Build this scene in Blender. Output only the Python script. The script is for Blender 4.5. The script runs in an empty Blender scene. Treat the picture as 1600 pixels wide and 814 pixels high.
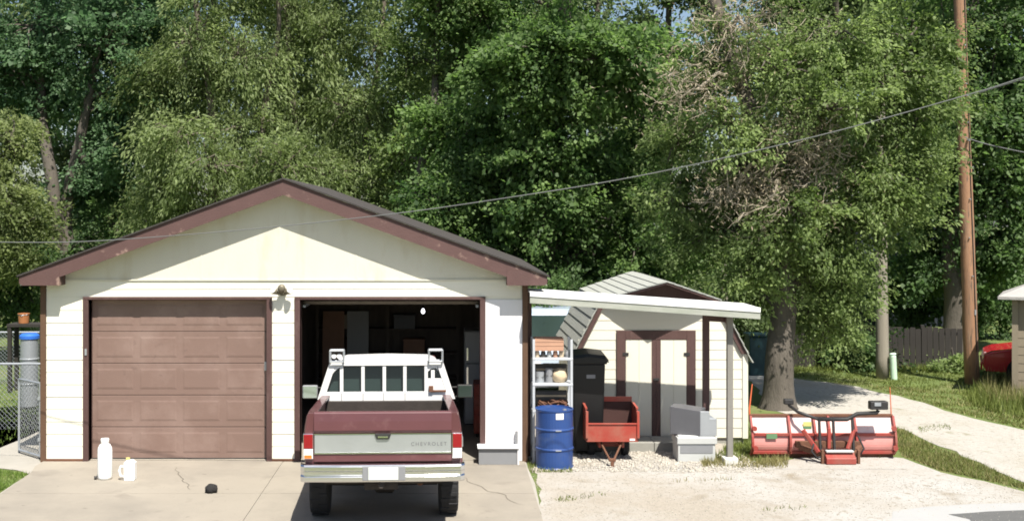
import bpy, bmesh, math, random
import numpy as np
import mathutils.noise as mnoise
from mathutils import Vector, Matrix, Quaternion

random.seed(7)
rng = np.random.default_rng(7)
R = math.radians
scene = bpy.context.scene
COL = scene.collection

# ------------------------------------------------------------------ camera, sky, sun, exposure
F, UX, VH, CH = 1790.0, 700.0, 338.0, 3.85     # focal length in photo pixels, vanishing point, eye height
cam_d = bpy.data.cameras.new("camera")
cam = bpy.data.objects.new("camera", cam_d)
COL.objects.link(cam)
cam.location = (0, 0, CH)
cam.rotation_euler = (R(90), 0, 0)
cam_d.sensor_width = 36.0
cam_d.lens = 36.0 * F / 1600.0
cam_d.shift_x = (800 - UX) / 1600.0
cam_d.shift_y = -(407 - VH) / 1600.0
cam_d.clip_end = 2000
scene.camera = cam

TO_SUN = Vector((0.36, -1.0, 1.73)).normalized()
world = bpy.data.worlds.new("World")
scene.world = world
world.use_nodes = True
wn = world.node_tree
sky = wn.nodes.new("ShaderNodeTexSky")
sky.sky_type = 'NISHITA'
sky.sun_disc = False
sky.sun_elevation = math.asin(TO_SUN.z)
sky.sun_rotation = math.atan2(TO_SUN.x, TO_SUN.y)
sky.air_density = 1.0
sky.dust_density = 1.5
bg = wn.nodes["Background"]
bg.inputs["Strength"].default_value = 0.070
wn.links.new(sky.outputs[0], bg.inputs[0])
sun_d = bpy.data.lights.new("sun", 'SUN')
sun_d.energy = 5.0
sun_d.angle = R(0.5)
sun_d.color = (1.0, 0.95, 0.86)
sun = bpy.data.objects.new("sun", sun_d)
sun.rotation_euler = TO_SUN.to_track_quat('Z', 'Y').to_euler()
sun.location = (10, -20, 40)
COL.objects.link(sun)
scene.view_settings.view_transform = 'Standard'
scene.view_settings.look = 'None'
scene.view_settings.exposure = 0.95
scene.cycles.filter_width = 1.8
scene.view_settings.gamma = 1.0

def P(u, v, Y):
    return Vector(((u - UX) / F * Y, Y, CH - (v - VH) / F * Y))
def G(u, v):
    Y = F * CH / (v - VH)
    return ((u - UX) / F * Y, Y)
def GX(u, Y):
    return (u - UX) / F * Y
def GZ(v, Y):
    return CH - (v - VH) / F * Y

# ------------------------------------------------------------------ materials
MATS = {}
def mat(name, col, rough=0.7, var=0.12, scale=3.0, bump=0.0, bscale=40.0, metal=0.0, col2=None, mixscale=1.5,
        lo=0.45, hi=0.7, spec=0.4, coat=0.0, emit=None, stretch=None, trans=0.0, spots=None):
    m = bpy.data.materials.new(name)
    m.use_nodes = True
    nt = m.node_tree
    b = nt.nodes["Principled BSDF"]
    b.inputs["Roughness"].default_value = rough
    b.inputs["Metallic"].default_value = metal
    b.inputs["Specular IOR Level"].default_value = spec
    b.inputs["Coat Weight"].default_value = coat
    tc = nt.nodes.new("ShaderNodeTexCoord")
    src = tc.outputs["Object"]
    if stretch:
        mp = nt.nodes.new("ShaderNodeMapping")
        mp.inputs["Scale"].default_value = stretch
        nt.links.new(src, mp.inputs["Vector"])
        src = mp.outputs[0]
    n = nt.nodes.new("ShaderNodeTexNoise")
    n.inputs["Scale"].default_value = scale
    n.inputs["Detail"].default_value = 6
    nt.links.new(src, n.inputs["Vector"])
    mx = nt.nodes.new("ShaderNodeMix"); mx.data_type = 'RGBA'
    c = Vector(col)
    mx.inputs[6].default_value = (*[max(0, x * (1 - var)) for x in col], 1)
    mx.inputs[7].default_value = (*[min(1, x * (1 + var)) for x in col], 1)
    nt.links.new(n.outputs["Fac"], mx.inputs[0])
    out = mx.outputs[2]
    if col2:
        n2 = nt.nodes.new("ShaderNodeTexNoise")
        n2.inputs["Scale"].default_value = mixscale
        n2.inputs["Detail"].default_value = 8
        n2.inputs["Roughness"].default_value = 0.65
        nt.links.new(src, n2.inputs["Vector"])
        rp = nt.nodes.new("ShaderNodeMapRange")
        rp.inputs[1].default_value = lo; rp.inputs[2].default_value = hi
        nt.links.new(n2.outputs["Fac"], rp.inputs[0])
        m2 = nt.nodes.new("ShaderNodeMix"); m2.data_type = 'RGBA'
        nt.links.new(rp.outputs[0], m2.inputs[0])
        nt.links.new(out, m2.inputs[6])
        m2.inputs[7].default_value = (*col2, 1)
        out = m2.outputs[2]
    if spots:
        for sc_, c3, lo3, hi3 in spots:
            n4 = nt.nodes.new("ShaderNodeTexNoise"); n4.inputs["Scale"].default_value = sc_; n4.inputs["Detail"].default_value = 7
            n4.inputs["Distortion"].default_value = 0.6
            nt.links.new(src, n4.inputs["Vector"])
            r4 = nt.nodes.new("ShaderNodeMapRange"); r4.inputs[1].default_value = lo3; r4.inputs[2].default_value = hi3
            nt.links.new(n4.outputs["Fac"], r4.inputs[0])
            m4 = nt.nodes.new("ShaderNodeMix"); m4.data_type = 'RGBA'
            nt.links.new(r4.outputs[0], m4.inputs[0]); nt.links.new(out, m4.inputs[6]); m4.inputs[7].default_value = (*c3, 1)
            out = m4.outputs[2]
    nt.links.new(out, b.inputs["Base Color"])
    if bump:
        n3 = nt.nodes.new("ShaderNodeTexNoise")
        n3.inputs["Scale"].default_value = bscale
        n3.inputs["Detail"].default_value = 5
        nt.links.new(src, n3.inputs["Vector"])
        bp = nt.nodes.new("ShaderNodeBump")
        bp.inputs["Strength"].default_value = bump
        bp.inputs["Distance"].default_value = 0.02
        nt.links.new(n3.outputs["Fac"], bp.inputs["Height"])
        nt.links.new(bp.outputs[0], b.inputs["Normal"])
    if emit:
        b.inputs["Emission Color"].default_value = (*emit[0], 1)
        b.inputs["Emission Strength"].default_value = emit[1]
    if trans:
        b.inputs["Transmission Weight"].default_value = trans
    MATS[name] = m
    return m

def leaf_mat(name, dark, light, trans=0.35):
    m = bpy.data.materials.new(name); m.use_nodes = True
    nt = m.node_tree
    b = nt.nodes["Principled BSDF"]; b.inputs["Roughness"].default_value = 0.55
    b.inputs["Specular IOR Level"].default_value = 0.3
    at = nt.nodes.new("ShaderNodeAttribute"); at.attribute_name = "tint"
    mx = nt.nodes.new("ShaderNodeMix"); mx.data_type = 'RGBA'
    mx.inputs[6].default_value = (*dark, 1); mx.inputs[7].default_value = (*light, 1)
    nt.links.new(at.outputs["Fac"], mx.inputs[0])
    nt.links.new(mx.outputs[2], b.inputs["Base Color"])
    tr = nt.nodes.new("ShaderNodeBsdfTranslucent")
    hs = nt.nodes.new("ShaderNodeHueSaturation")
    hs.inputs["Saturation"].default_value = 1.15; hs.inputs["Value"].default_value = 1.5
    nt.links.new(mx.outputs[2], hs.inputs["Color"])
    nt.links.new(hs.outputs[0], tr.inputs["Color"])
    ms = nt.nodes.new("ShaderNodeMixShader"); ms.inputs[0].default_value = trans
    nt.links.new(b.outputs[0], ms.inputs[1]); nt.links.new(tr.outputs[0], ms.inputs[2])
    nt.links.new(ms.outputs[0], nt.nodes["Material Output"].inputs[0])
    MATS[name] = m

mat("cream_siding", (0.70, 0.68, 0.585), 0.6, 0.05, 2.0, 0.12, 60, col2=(0.60, 0.56, 0.44), mixscale=1.2, lo=0.58, hi=0.8)
mat("cream_gable", (0.56, 0.54, 0.455), 0.65, 0.06, 1.5, 0.15, 50, col2=(0.46, 0.41, 0.29), mixscale=0.9, lo=0.52, hi=0.8, stretch=(2.5, 1, 0.7))
mat("white_panel", (0.66, 0.66, 0.68), 0.5, 0.04, 2.0, 0.06, 40)
mat("shed_cream", (0.63, 0.61, 0.52), 0.6, 0.05, 2.0, 0.12, 60, col2=(0.56, 0.5, 0.36), mixscale=1.4, lo=0.6, hi=0.8)
mat("brown_trim", (0.078, 0.042, 0.038), 0.6, 0.2, 5.0, 0.25, 50, col2=(0.14, 0.09, 0.08), mixscale=4, lo=0.55, hi=0.75, stretch=(1, 1, 0.3))
mat("fascia_paint", (0.092, 0.050, 0.046), 0.65, 0.18, 4.0, 0.25, 50, col2=(0.36, 0.25, 0.2), mixscale=3.0, lo=0.58, hi=0.7)
mat("door_brown", (0.18, 0.118, 0.097), 0.55, 0.08, 1.5, 0.08, 60, col2=(0.235, 0.165, 0.14), mixscale=1.6, lo=0.45, hi=0.75, spots=[(9.0, (0.15, 0.10, 0.085), 0.64, 0.76)])
mat("corner_brown", (0.10, 0.055, 0.032), 0.65, 0.2, 5, 0.2, 50)
mat("roof_shingle", (0.045, 0.04, 0.037), 0.9, 0.3, 12, 0.6, 80)
mat("shed_shingle", (0.33, 0.34, 0.31), 0.85, 0.14, 8, 0.5, 120)
mat("interior_wood", (0.17, 0.14, 0.115), 0.8, 0.35, 3, 0.3, 20, stretch=(4, 4, 0.6))
mat("slab_concrete", (0.275, 0.247, 0.204), 0.85, 0.12, 0.8, 0.25, 70, col2=(0.215, 0.194, 0.163), mixscale=0.45, lo=0.45, hi=0.65, spots=[(1.7, (0.19, 0.168, 0.14), 0.60, 0.78), (6.0, (0.15, 0.13, 0.11), 0.68, 0.76), (26.0, (0.20, 0.17, 0.14), 0.66, 0.74)])
mat("path_concrete", (0.32, 0.30, 0.265), 0.85, 0.08, 1.0, 0.25, 70, col2=(0.26, 0.245, 0.21), mixscale=0.8)
mat("gravel", (0.31, 0.277, 0.23), 0.95, 0.2, 22, 0.8, 45, col2=(0.375, 0.365, 0.345), mixscale=0.25, lo=0.40, hi=0.60, spots=[(1.1, (0.24, 0.205, 0.155), 0.56, 0.72), (38.0, (0.17, 0.15, 0.12), 0.60, 0.70), (9.0, (0.26, 0.235, 0.19), 0.58, 0.70)])
mat("lane_gravel", (0.37, 0.35, 0.315), 0.95, 0.2, 9, 1.0, 40, spots=[(2.2, (0.22, 0.21, 0.14), 0.62, 0.74), (14.0, (0.24, 0.22, 0.18), 0.58, 0.68)], col2=(0.32, 0.295, 0.245), mixscale=0.7, lo=0.5, hi=0.7)
mat("stone", (0.37, 0.342, 0.295), 0.9, 0.3, 3, 0.3, 60)
mat("soil_grass", (0.10, 0.135, 0.035), 0.95, 0.3, 1.2, 0.8, 30, col2=(0.17, 0.16, 0.07), mixscale=0.8, lo=0.5, hi=0.72)
mat("artifact_dark", (0.10, 0.10, 0.098), 0.9, 0.15, 8, 0.5, 60)
mat("artifact_pale", (0.33, 0.33, 0.325), 0.9, 0.06, 2, 0.25, 70)
mat("truck_maroon", (0.095, 0.033, 0.037), 0.4, 0.15, 3, 0.02, 40, coat=0.35, col2=(0.15, 0.075, 0.075), mixscale=2.5, lo=0.55, hi=0.75)
mat("truck_white", (0.66, 0.66, 0.65), 0.4, 0.04, 3, 0, coat=0.2, col2=(0.45, 0.3, 0.2), mixscale=5, lo=0.72, hi=0.8)
mat("brushed_metal", (0.46, 0.48, 0.49), 0.4, 0.12, 4, 0.06, 30, metal=0.7)
mat("chrome", (0.72, 0.73, 0.74), 0.16, 0.06, 5, 0.02, 30, metal=1.0)
mat("rubber", (0.022, 0.022, 0.024), 0.85, 0.25, 8, 0.3, 60)
mat("black_metal", (0.025, 0.024, 0.024), 0.55, 0.3, 6, 0.1, 60)
mat("undercarriage", (0.035, 0.028, 0.024), 0.8, 0.4, 6, 0.2, 40)
mat("red_lens", (0.24, 0.008, 0.014), 0.2, 0.1, 20, 0, coat=0.5)
mat("amber_lens", (0.55, 0.16, 0.03), 0.2, 0.1, 20, 0, coat=0.5)
mat("white_lens", (0.75, 0.74, 0.74), 0.2, 0.05, 20, 0, coat=0.5)
mat("cab_glass", (0.02, 0.032, 0.03), 0.1, 0.2, 2, 0, spec=0.5)
mat("plate_white", (0.55, 0.58, 0.55), 0.5, 0.03, 5)
mat("drum_blue", (0.020, 0.055, 0.19), 0.4, 0.15, 5, 0.04, 40, col2=(0.05, 0.08, 0.17), mixscale=4, lo=0.55, hi=0.75)
mat("cart_red", (0.30, 0.045, 0.03), 0.5, 0.15, 5, 0.05, 40, col2=(0.28, 0.10, 0.07), mixscale=3, lo=0.45, hi=0.7)
mat("plow_red", (0.27, 0.045, 0.035), 0.45, 0.2, 8, 0.06, 40, col2=(0.22, 0.09, 0.07), mixscale=3, lo=0.5, hi=0.75)
mat("plow_blade", (0.66, 0.50, 0.47), 0.3, 0.08, 4, 0.03, 40, col2=(0.55, 0.16, 0.12), mixscale=2.5, lo=0.52, hi=0.75, coat=0.3)
mat("plow_lower", (0.52, 0.22, 0.20), 0.35, 0.15, 4, 0.03, 40, col2=(0.6, 0.3, 0.26), mixscale=3, lo=0.5, hi=0.8, coat=0.3)
mat("rust", (0.13, 0.06, 0.035), 0.85, 0.35, 8, 0.3, 60)
mat("galvanized", (0.36, 0.38, 0.40), 0.45, 0.1, 6, 0.05, 60, metal=0.5)
mat("shelf_metal", (0.50, 0.52, 0.55), 0.5, 0.1, 6, 0.05, 60, metal=0.3)
mat("grey_box", (0.20, 0.205, 0.215), 0.6, 0.1, 4, 0.08, 40)
mat("cooler_white", (0.42, 0.43, 0.42), 0.5, 0.05, 3, 0.04, 40)
mat("toolbox_shade_grey", (0.085, 0.086, 0.095), 0.5, 0.1, 5, 0.05, 40)  # case colour darkened to carry the shade of its side turned from the sun
mat("cart_inner", (0.055, 0.024, 0.02), 0.8, 0.3, 6, 0.1, 40)
mat("crack_dark", (0.11, 0.095, 0.075), 0.95, 0.2, 8)
mat("bin_black", (0.006, 0.006, 0.0065), 0.5, 0.2, 4, 0.05, 60)
mat("plastic_white", (0.82, 0.83, 0.81), 0.35, 0.03, 3, 0)
mat("awning_white", (0.78, 0.79, 0.77), 0.5, 0.05, 3, 0.05, 30)
mat("awning_fascia", (0.33, 0.34, 0.30), 0.55, 0.12, 4, 0.1, 40, col2=(0.26, 0.28, 0.23), mixscale=3, stretch=(1, 1, 3))
mat("post_grey", (0.20, 0.19, 0.17), 0.85, 0.2, 6, 0.3, 40, stretch=(3, 3, 0.4))
mat("footing", (0.55, 0.54, 0.50), 0.9, 0.12, 6, 0.4, 40)
mat("block_grey", (0.25, 0.245, 0.22), 0.9, 0.15, 6, 0.4, 50)
mat("pole_orange", (0.30, 0.165, 0.095), 0.8, 0.22, 3, 0.4, 25, stretch=(5, 5, 0.35), col2=(0.20, 0.14, 0.10), mixscale=2, lo=0.5, hi=0.75, spots=[(7.0, (0.10, 0.075, 0.055), 0.58, 0.68), (3.0, (0.34, 0.23, 0.15), 0.58, 0.75)])
mat("pole_grey", (0.24, 0.215, 0.175), 0.9, 0.2, 3, 0.4, 25, stretch=(5, 5, 0.35))
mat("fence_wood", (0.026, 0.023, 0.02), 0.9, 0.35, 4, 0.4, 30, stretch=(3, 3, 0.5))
mat("bark", (0.095, 0.082, 0.068), 0.95, 0.35, 3, 1.0, 12, stretch=(4, 4, 0.7))
mat("bark_pale", (0.12, 0.10, 0.08), 0.95, 0.3, 3, 1.0, 12, stretch=(4, 4, 0.7))
mat("dead_wood", (0.30, 0.26, 0.20), 0.95, 0.3, 5, 0.2, 20)
mat("cable_grey", (0.13, 0.135, 0.135), 0.5, 0.15, 2)
mat("cable_black", (0.03, 0.03, 0.03), 0.6, 0.1, 2)
mat("marker_green", (0.50, 0.66, 0.52), 0.5, 0.08, 4)
mat("marker_orange", (0.60, 0.13, 0.05), 0.5, 0.1, 4)
mat("house_tan", (0.22, 0.185, 0.135), 0.8, 0.08, 3, 0.1, 40)
mat("house_navy", (0.014, 0.019, 0.028), 0.8, 0.2, 3, 0.1, 40)
mat("house_roof", (0.32, 0.31, 0.30), 0.9, 0.15, 6, 0.4, 40)
mat("window_glass", (0.03, 0.04, 0.045), 0.3, 0.2, 2, 0, spec=0.8)
mat("white_trim", (0.62, 0.62, 0.58), 0.6, 0.06, 3)
mat("car_red", (0.48, 0.018, 0.03), 0.25, 0.06, 2, 0, coat=0.6)
mat("van_blue", (0.42, 0.50, 0.62), 0.3, 0.06, 2, 0, coat=0.5)
mat("tan_crate", (0.42, 0.24, 0.16), 0.7, 0.15, 5, 0.1, 40)
mat("jar_tan", (0.52, 0.42, 0.30), 0.5, 0.2, 6)
mat("jar_dark", (0.06, 0.055, 0.05), 0.5, 0.3, 6)
mat("sack", (0.50, 0.40, 0.27), 0.9, 0.2, 6, 0.3, 30)
mat("blue_lid", (0.03, 0.13, 0.50), 0.45, 0.1, 5)
mat("orange_pail", (0.32, 0.13, 0.05), 0.5, 0.1, 5)
mat("teal_plastic", (0.015, 0.05, 0.06), 0.5, 0.1, 5)
mat("bulb", (1, 1, 1), 0.3, 0, 1, emit=((0.95, 0.95, 1.0), 2.5))
mat("lettering", (0.16, 0.165, 0.17), 0.5, 0.05, 5)
mat("sticker_white", (0.8, 0.8, 0.76), 0.6, 0.03, 5)
mat("sticker_green", (0.10, 0.20, 0.10), 0.6, 0.1, 9)
mat("sticker_yellow", (0.55, 0.50, 0.18), 0.6, 0.1, 9)
mat("mirror_face", (0.55, 0.62, 0.65), 0.12, 0.05, 3, 0, metal=0.8)
mat("fridge_white", (0.42, 0.42, 0.41), 0.4, 0.05, 3)
mat("lamp_bronze", (0.16, 0.14, 0.10), 0.5, 0.15, 8, 0, metal=0.3)
mat("black_cloth", (0.02, 0.019, 0.019), 0.95, 0.2, 8, 0.4, 40)
leaf_mat("leaf_blue", (0.045, 0.092, 0.042), (0.150, 0.240, 0.120), 0.52)
leaf_mat("leaf_elm", (0.080, 0.115, 0.034), (0.275, 0.340, 0.150), 0.52)
leaf_mat("leaf_maple", (0.044, 0.088, 0.028), (0.190, 0.285, 0.095), 0.52)
leaf_mat("leaf_ash", (0.070, 0.110, 0.030), (0.265, 0.340, 0.135), 0.52)
leaf_mat("leaf_dark", (0.042, 0.080, 0.030), (0.145, 0.225, 0.080), 0.52)
leaf_mat("leaf_yellow", (0.090, 0.120, 0.042), (0.225, 0.270, 0.110), 0.52)
leaf_mat("leaf_far", (0.075, 0.108, 0.050), (0.185, 0.240, 0.110), 0.52)
leaf_mat("lawn_blade", (0.060, 0.105, 0.018), (0.170, 0.250, 0.050), 0.3)
leaf_mat("grass_blade", (0.070, 0.095, 0.020), (0.190, 0.225, 0.060), 0.25)
leaf_mat("dry_blade", (0.14, 0.135, 0.050), (0.30, 0.27, 0.12), 0.25)
leaf_mat("dead_twig", (0.17, 0.145, 0.10), (0.40, 0.34, 0.24), 0.2)

# ------------------------------------------------------------------ mesh helpers
class B:
    def __init__(s):
        s.v = []; s.f = []
    def add(s, vs, fs):
        o = len(s.v)
        s.v += [tuple(p) for p in vs]
        s.f += [tuple(i + o for i in f) for f in fs]
        return s
    def box(s, x0, x1, y0, y1, z0, z1, m=None):
        vs = [(x, y, z) for z in (z0, z1) for y in (y0, y1) for x in (x0, x1)]
        if m is not None: vs = [m @ Vector(p) for p in vs]
        return s.add(vs, [(0, 2, 3, 1), (4, 5, 7, 6), (0, 1, 5, 4), (2, 6, 7, 3), (0, 4, 6, 2), (1, 3, 7, 5)])
    def bar(s, a, b, w, h, up=(0, 0, 1)):
        a = Vector(a); b = Vector(b); d = b - a
        z = d.normalized(); u = Vector(up)
        if abs(z.dot(u)) > 0.98: u = Vector((0, 1, 0))
        x = z.cross(u).normalized(); y = z.cross(x).normalized()
        vs = []
        for p in (a, b):
            for sx, sy in ((-1, -1), (1, -1), (1, 1), (-1, 1)):
                vs.append(p + x * (sx * w / 2) + y * (sy * h / 2))
        return s.add(vs, [(0, 3, 2, 1), (4, 5, 6, 7), (0, 1, 5, 4), (1, 2, 6, 5), (2, 3, 7, 6), (3, 0, 4, 7)])
    def tube(s, pts, rad, n=8, caps=True):
        pts = [Vector(p) for p in pts]
        if not hasattr(rad, '__len__'): rad = [rad] * len(pts)
        vs = []; fs = []
        x = None
        for i, p in enumerate(pts):
            d = (pts[min(i + 1, len(pts) - 1)] - pts[max(i - 1, 0)])
            d = d.normalized() if d.length > 1e-9 else Vector((0, 0, 1))
            if x is None:
                x = d.orthogonal().normalized()
            else:
                x = (x - d * x.dot(d))
                x = x.normalized() if x.length > 1e-6 else d.orthogonal().normalized()
            y = d.cross(x)
            for k in range(n):
                a = 2 * math.pi * k / n
                vs.append(p + (x * math.cos(a) + y * math.sin(a)) * rad[i])
        for i in range(len(pts) - 1):
            for k in range(n):
                k2 = (k + 1) % n
                fs.append((i * n + k, i * n + k2, (i + 1) * n + k2, (i + 1) * n + k))
        if caps:
            fs.append(tuple(range(n - 1, -1, -1)))
            fs.append(tuple((len(pts) - 1) * n + k for k in range(n)))
        return s.add(vs, fs)
    def lathe(s, prof, c=(0, 0, 0), n=24, axis='z'):
        vs = []; fs = []
        for r, h in prof:
            for k in range(n):
                a = 2 * math.pi * k / n
                q = (r * math.cos(a), r * math.sin(a), h)
                if axis == 'x': q = (q[2], q[0], q[1])
                if axis == 'y': q = (q[0], q[2], q[1])
                vs.append((q[0] + c[0], q[1] + c[1], q[2] + c[2]))
        for i in range(len(prof) - 1):
            for k in range(n):
                k2 = (k + 1) % n
                fs.append((i * n + k, i * n + k2, (i + 1) * n + k2, (i + 1) * n + k))
        fs.append(tuple(range(n - 1, -1, -1)))
        fs.append(tuple((len(prof) - 1) * n + k for k in range(n)))
        return s.add(vs, fs)
    def prism(s, poly, a, b, axis='y'):
        """poly: 2-D points; extruded from a to b along axis (y: poly is x,z; x: poly is y,z; z: poly is x,y)"""
        n = len(poly); vs = []
        for t in (a, b):
            for p in poly:
                vs.append({'y': (p[0], t, p[1]), 'x': (t, p[0], p[1]), 'z': (p[0], p[1], t)}[axis])
        fs = [tuple(range(n)), tuple(range(2 * n - 1, n - 1, -1))]
        fs += [(i, i + n, (i + 1) % n + n, (i + 1) % n) for i in range(n)]
        return s.add(vs, fs)
    def sweep(s, prof, path):
        """prof: list of (a,b); path: function index-> list of points; generic grid of sections"""
        n = len(prof); vs = []; fs = []
        return s
    def grid(s, rows, close=False):
        n = len(rows[0]); vs = [p for r in rows for p in r]; fs = []
        for i in range(len(rows) - 1):
            for k in range(n - 1 + (1 if close else 0)):
                k2 = (k + 1) % n
                fs.append((i * n + k, i * n + k2, (i + 1) * n + k2, (i + 1) * n + k))
        return s.add(vs, fs)
    def mesh(s, name, org=(0, 0, 0)):
        me = bpy.data.meshes.new(name)
        o = Vector(org)
        me.from_pydata([Vector(p) - o for p in s.v], [], s.f)
        bm = bmesh.new(); bm.from_mesh(me)
        bmesh.ops.recalc_face_normals(bm, faces=bm.faces)
        bm.to_mesh(me); bm.free()
        return me
    def build(s, name, m, parent=None, org=None, bevel=0, smooth=False):
        if org is None:
            org = parent['_org'] if parent is not None and '_org' in parent else (0, 0, 0)
        me = s.mesh(name, org)
        return link(name, me, m, parent, org, bevel, smooth)

def link(name, me, m, parent=None, org=(0, 0, 0), bevel=0, smooth=False):
    if not me.materials: me.materials.append(MATS[m])
    o = bpy.data.objects.new(name, me)
    COL.objects.link(o)
    o['_org'] = tuple(org)
    if parent is not None: o.parent = parent
    else: o.location = org
    if smooth:
        for p in me.polygons: p.use_smooth = True
    if bevel:
        md = o.modifiers.new("bevel", 'BEVEL'); md.width = bevel; md.segments = 2; md.limit_method = 'ANGLE'; md.angle_limit = R(40)
        if smooth:
            md.harden_normals = False
    return o

def thing(name, label, cat, org=(0, 0, 0), group=None):
    o = bpy.data.objects.new(name, None)
    o.empty_display_size = 0.2
    COL.objects.link(o)
    o.location = org; o['_org'] = tuple(org)
    return tag(o, label, cat, group)
def tag(o, label, cat, group=None):
    o['label'] = label; o['category'] = cat
    if group: o['group'] = group
    return o
def struct(o):
    o['kind'] = 'structure'; return o
def stuff(o):
    o['kind'] = 'stuff'; return o

def np_mesh(name, verts, faces, m, tint=None, parent=None, org=(0, 0, 0)):
    """verts (N,3) float, faces (M,k) int"""
    me = bpy.data.meshes.new(name)
    verts = np.asarray(verts, np.float32) - np.asarray(org, np.float32)
    M, k = faces.shape
    me.vertices.add(len(verts)); me.vertices.foreach_set("co", verts.ravel())
    me.loops.add(M * k); me.loops.foreach_set("vertex_index", faces.astype(np.int32).ravel())
    me.polygons.add(M)
    me.polygons.foreach_set("loop_start", np.arange(0, M * k, k, dtype=np.int32))
    if tint is not None:
        a = me.attributes.new("tint", 'FLOAT', 'FACE'); a.data.foreach_set("value", tint.astype(np.float32))
    me.update(calc_edges=True)
    return link(name, me, m, parent, org)

def leaves(c, dirs, size, aspect, tint):
    """rhombus leaves: c (N,3) base points, dirs (N,3) unit direction, size (N,)"""
    N = len(c)
    r = rng.normal(size=(N, 3)) * 0.75 + np.array([0.1, -0.35, 1.0])
    side = np.cross(dirs, r); side /= np.linalg.norm(side, axis=1, keepdims=True) + 1e-9
    nrm = np.cross(side, dirs)
    L = size[:, None]
    v = np.empty((N, 4, 3))
    v[:, 0] = c
    v[:, 1] = c + dirs * L * 0.45 + side * L * aspect * 0.5 + nrm * L * 0.08
    v[:, 2] = c + dirs * L
    v[:, 3] = c + dirs * L * 0.45 - side * L * aspect * 0.5 + nrm * L * 0.08
    f = np.arange(N * 4).reshape(N, 4)
    return v.reshape(-1, 3), f, tint

def jag(poly, step=0.25, amp=0.05):
    out = []
    n = len(poly)
    for i in range(n):
        a = Vector(poly[i]).to_2d(); b = Vector(poly[(i + 1) % n]).to_2d()
        k = max(1, min(120, int((b - a).length / step)))
        nrm = Vector((-(b - a).y, (b - a).x))
        if nrm.length > 0: nrm.normalize()
        for j in range(k):
            q = a.lerp(b, j / k) + nrm * (random.uniform(-amp, amp) if j else 0)
            out.append((q.x, q.y))
    return out
def sheet(name, poly, z, m, jagged=None, parent=None):
    if jagged: poly = jag(poly, *jagged)
    bm = bmesh.new()
    f = bm.faces.new([bm.verts.new((p[0], p[1], z)) for p in poly])
    if f.normal.z < 0: f.normal_flip()
    bmesh.ops.triangulate(bm, faces=[f])
    bmesh.ops.recalc_face_normals(bm, faces=bm.faces)
    for q in bm.faces:
        if q.normal.z < 0: q.normal_flip()
    me = bpy.data.meshes.new(name); bm.to_mesh(me); bm.free()
    return struct(link(name, me, m, parent))
def inpoly(pts, poly):
    x, y = pts[:, 0], pts[:, 1]; ins = np.zeros(len(pts), bool)
    j = len(poly) - 1
    for i in range(len(poly)):
        xi, yi = poly[i]; xj, yj = poly[j]
        c = ((yi > y) != (yj > y)) & (x < (xj - xi) * (y - yi) / (yj - yi + 1e-12) + xi)
        ins ^= c; j = i
    return ins
def scatter(poly, n):
    a = np.array(poly); lo, hi = a.min(0), a.max(0)
    out = np.zeros((0, 2))
    for _ in range(40):
        p = rng.uniform(lo, hi, (n * 2, 2)); out = np.vstack([out, p[inpoly(p, poly)]])
        if len(out) >= n: break
    return out[:n]

# ------------------------------------------------------------------ ground, drive, gravel, lane
g = B(); g.add([(-250, -40, 0), (250, -40, 0), (250, 400, 0), (-250, 400, 0)], [(0, 1, 2, 3)])
struct(g.build("ground", "soil_grass"))

YF = 17.95                      # garage front wall
gx0, gx1 = GX(68, YF), GX(820, YF)
drive_poly = [(gx0 - 0.15, YF + 0.1), (gx1 + 0.02, YF + 0.1), (gx1 + 0.05, 16.5), (1.18, 14.5), (1.15, 10.0),
              (-9.0, 10.0), (-8.6, 13.6), G(-60, 800), G(0, 771), G(46, 741), (gx0 - 0.35, YF - 0.45)]
drive = sheet("driveway", drive_poly, 0.010, "path_concrete", (0.5, 0.015))
def slab(poly, name="slab"):
    return B().prism(poly, 0.0112, 0.022, 'z').build(name, "slab_concrete", drive, org=(0, 0, 0), bevel=0)
ys = [YF + 0.02, 15.85, 13.2, 10.3]
xs = [gx0 + 0.0, GX(443, YF), gx1]
for i in range(3):
    for j in range(2):
        xa, xb = xs[j] + 0.006, xs[j + 1] - 0.006
        if j == 0 and i > 0: xa -= 0.9
        if j == 0 and i == 0:
            poly = [(-6.18, ys[1] + 0.006), (xb, ys[1] + 0.006), (xb, ys[0]), (xa, ys[0]), (xa, ys[0] - 0.4), (-6.24, 17.15)]
        else:
            poly = [(xa, ys[i + 1] + 0.006), (xb, ys[i + 1] + 0.006), (xb, ys[i] - 0.006), (xa, ys[i] - 0.006)]
        s = slab(poly); s.location.z = random.uniform(-0.001, 0.002)
for c0, c1 in (((-4.2, 17.5), (-3.6, 16.0)), ((0.1, 17.0), (1.0, 15.2))):
    n_ = 22; L_ = []; Rr = []
    for k in range(n_ + 1):
        t_ = k / n_; x_ = c0[0] + (c1[0] - c0[0]) * t_ + 0.10 * mnoise.noise(Vector((t_ * 5, c0[0], 0))) + random.uniform(-.015, .015)
        y_ = c0[1] + (c1[1] - c0[1]) * t_ + 0.16 * mnoise.noise(Vector((t_ * 5, c0[1], 3))) + random.uniform(-.015, .015)
        w_ = 0.006 * (1 - abs(2 * t_ - 1) ** 3) + 0.001
        dx_, dy_ = c1[1] - c0[1], -(c1[0] - c0[0]); l_ = math.hypot(dx_, dy_)
        L_.append((x_ - dx_ / l_ * w_, y_ - dy_ / l_ * w_, 0.0252)); Rr.append((x_ + dx_ / l_ * w_, y_ + dy_ / l_ * w_, 0.0252))
    B().grid([L_, Rr]).build("crack", "crack_dark", drive, org=(0, 0, 0))
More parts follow.
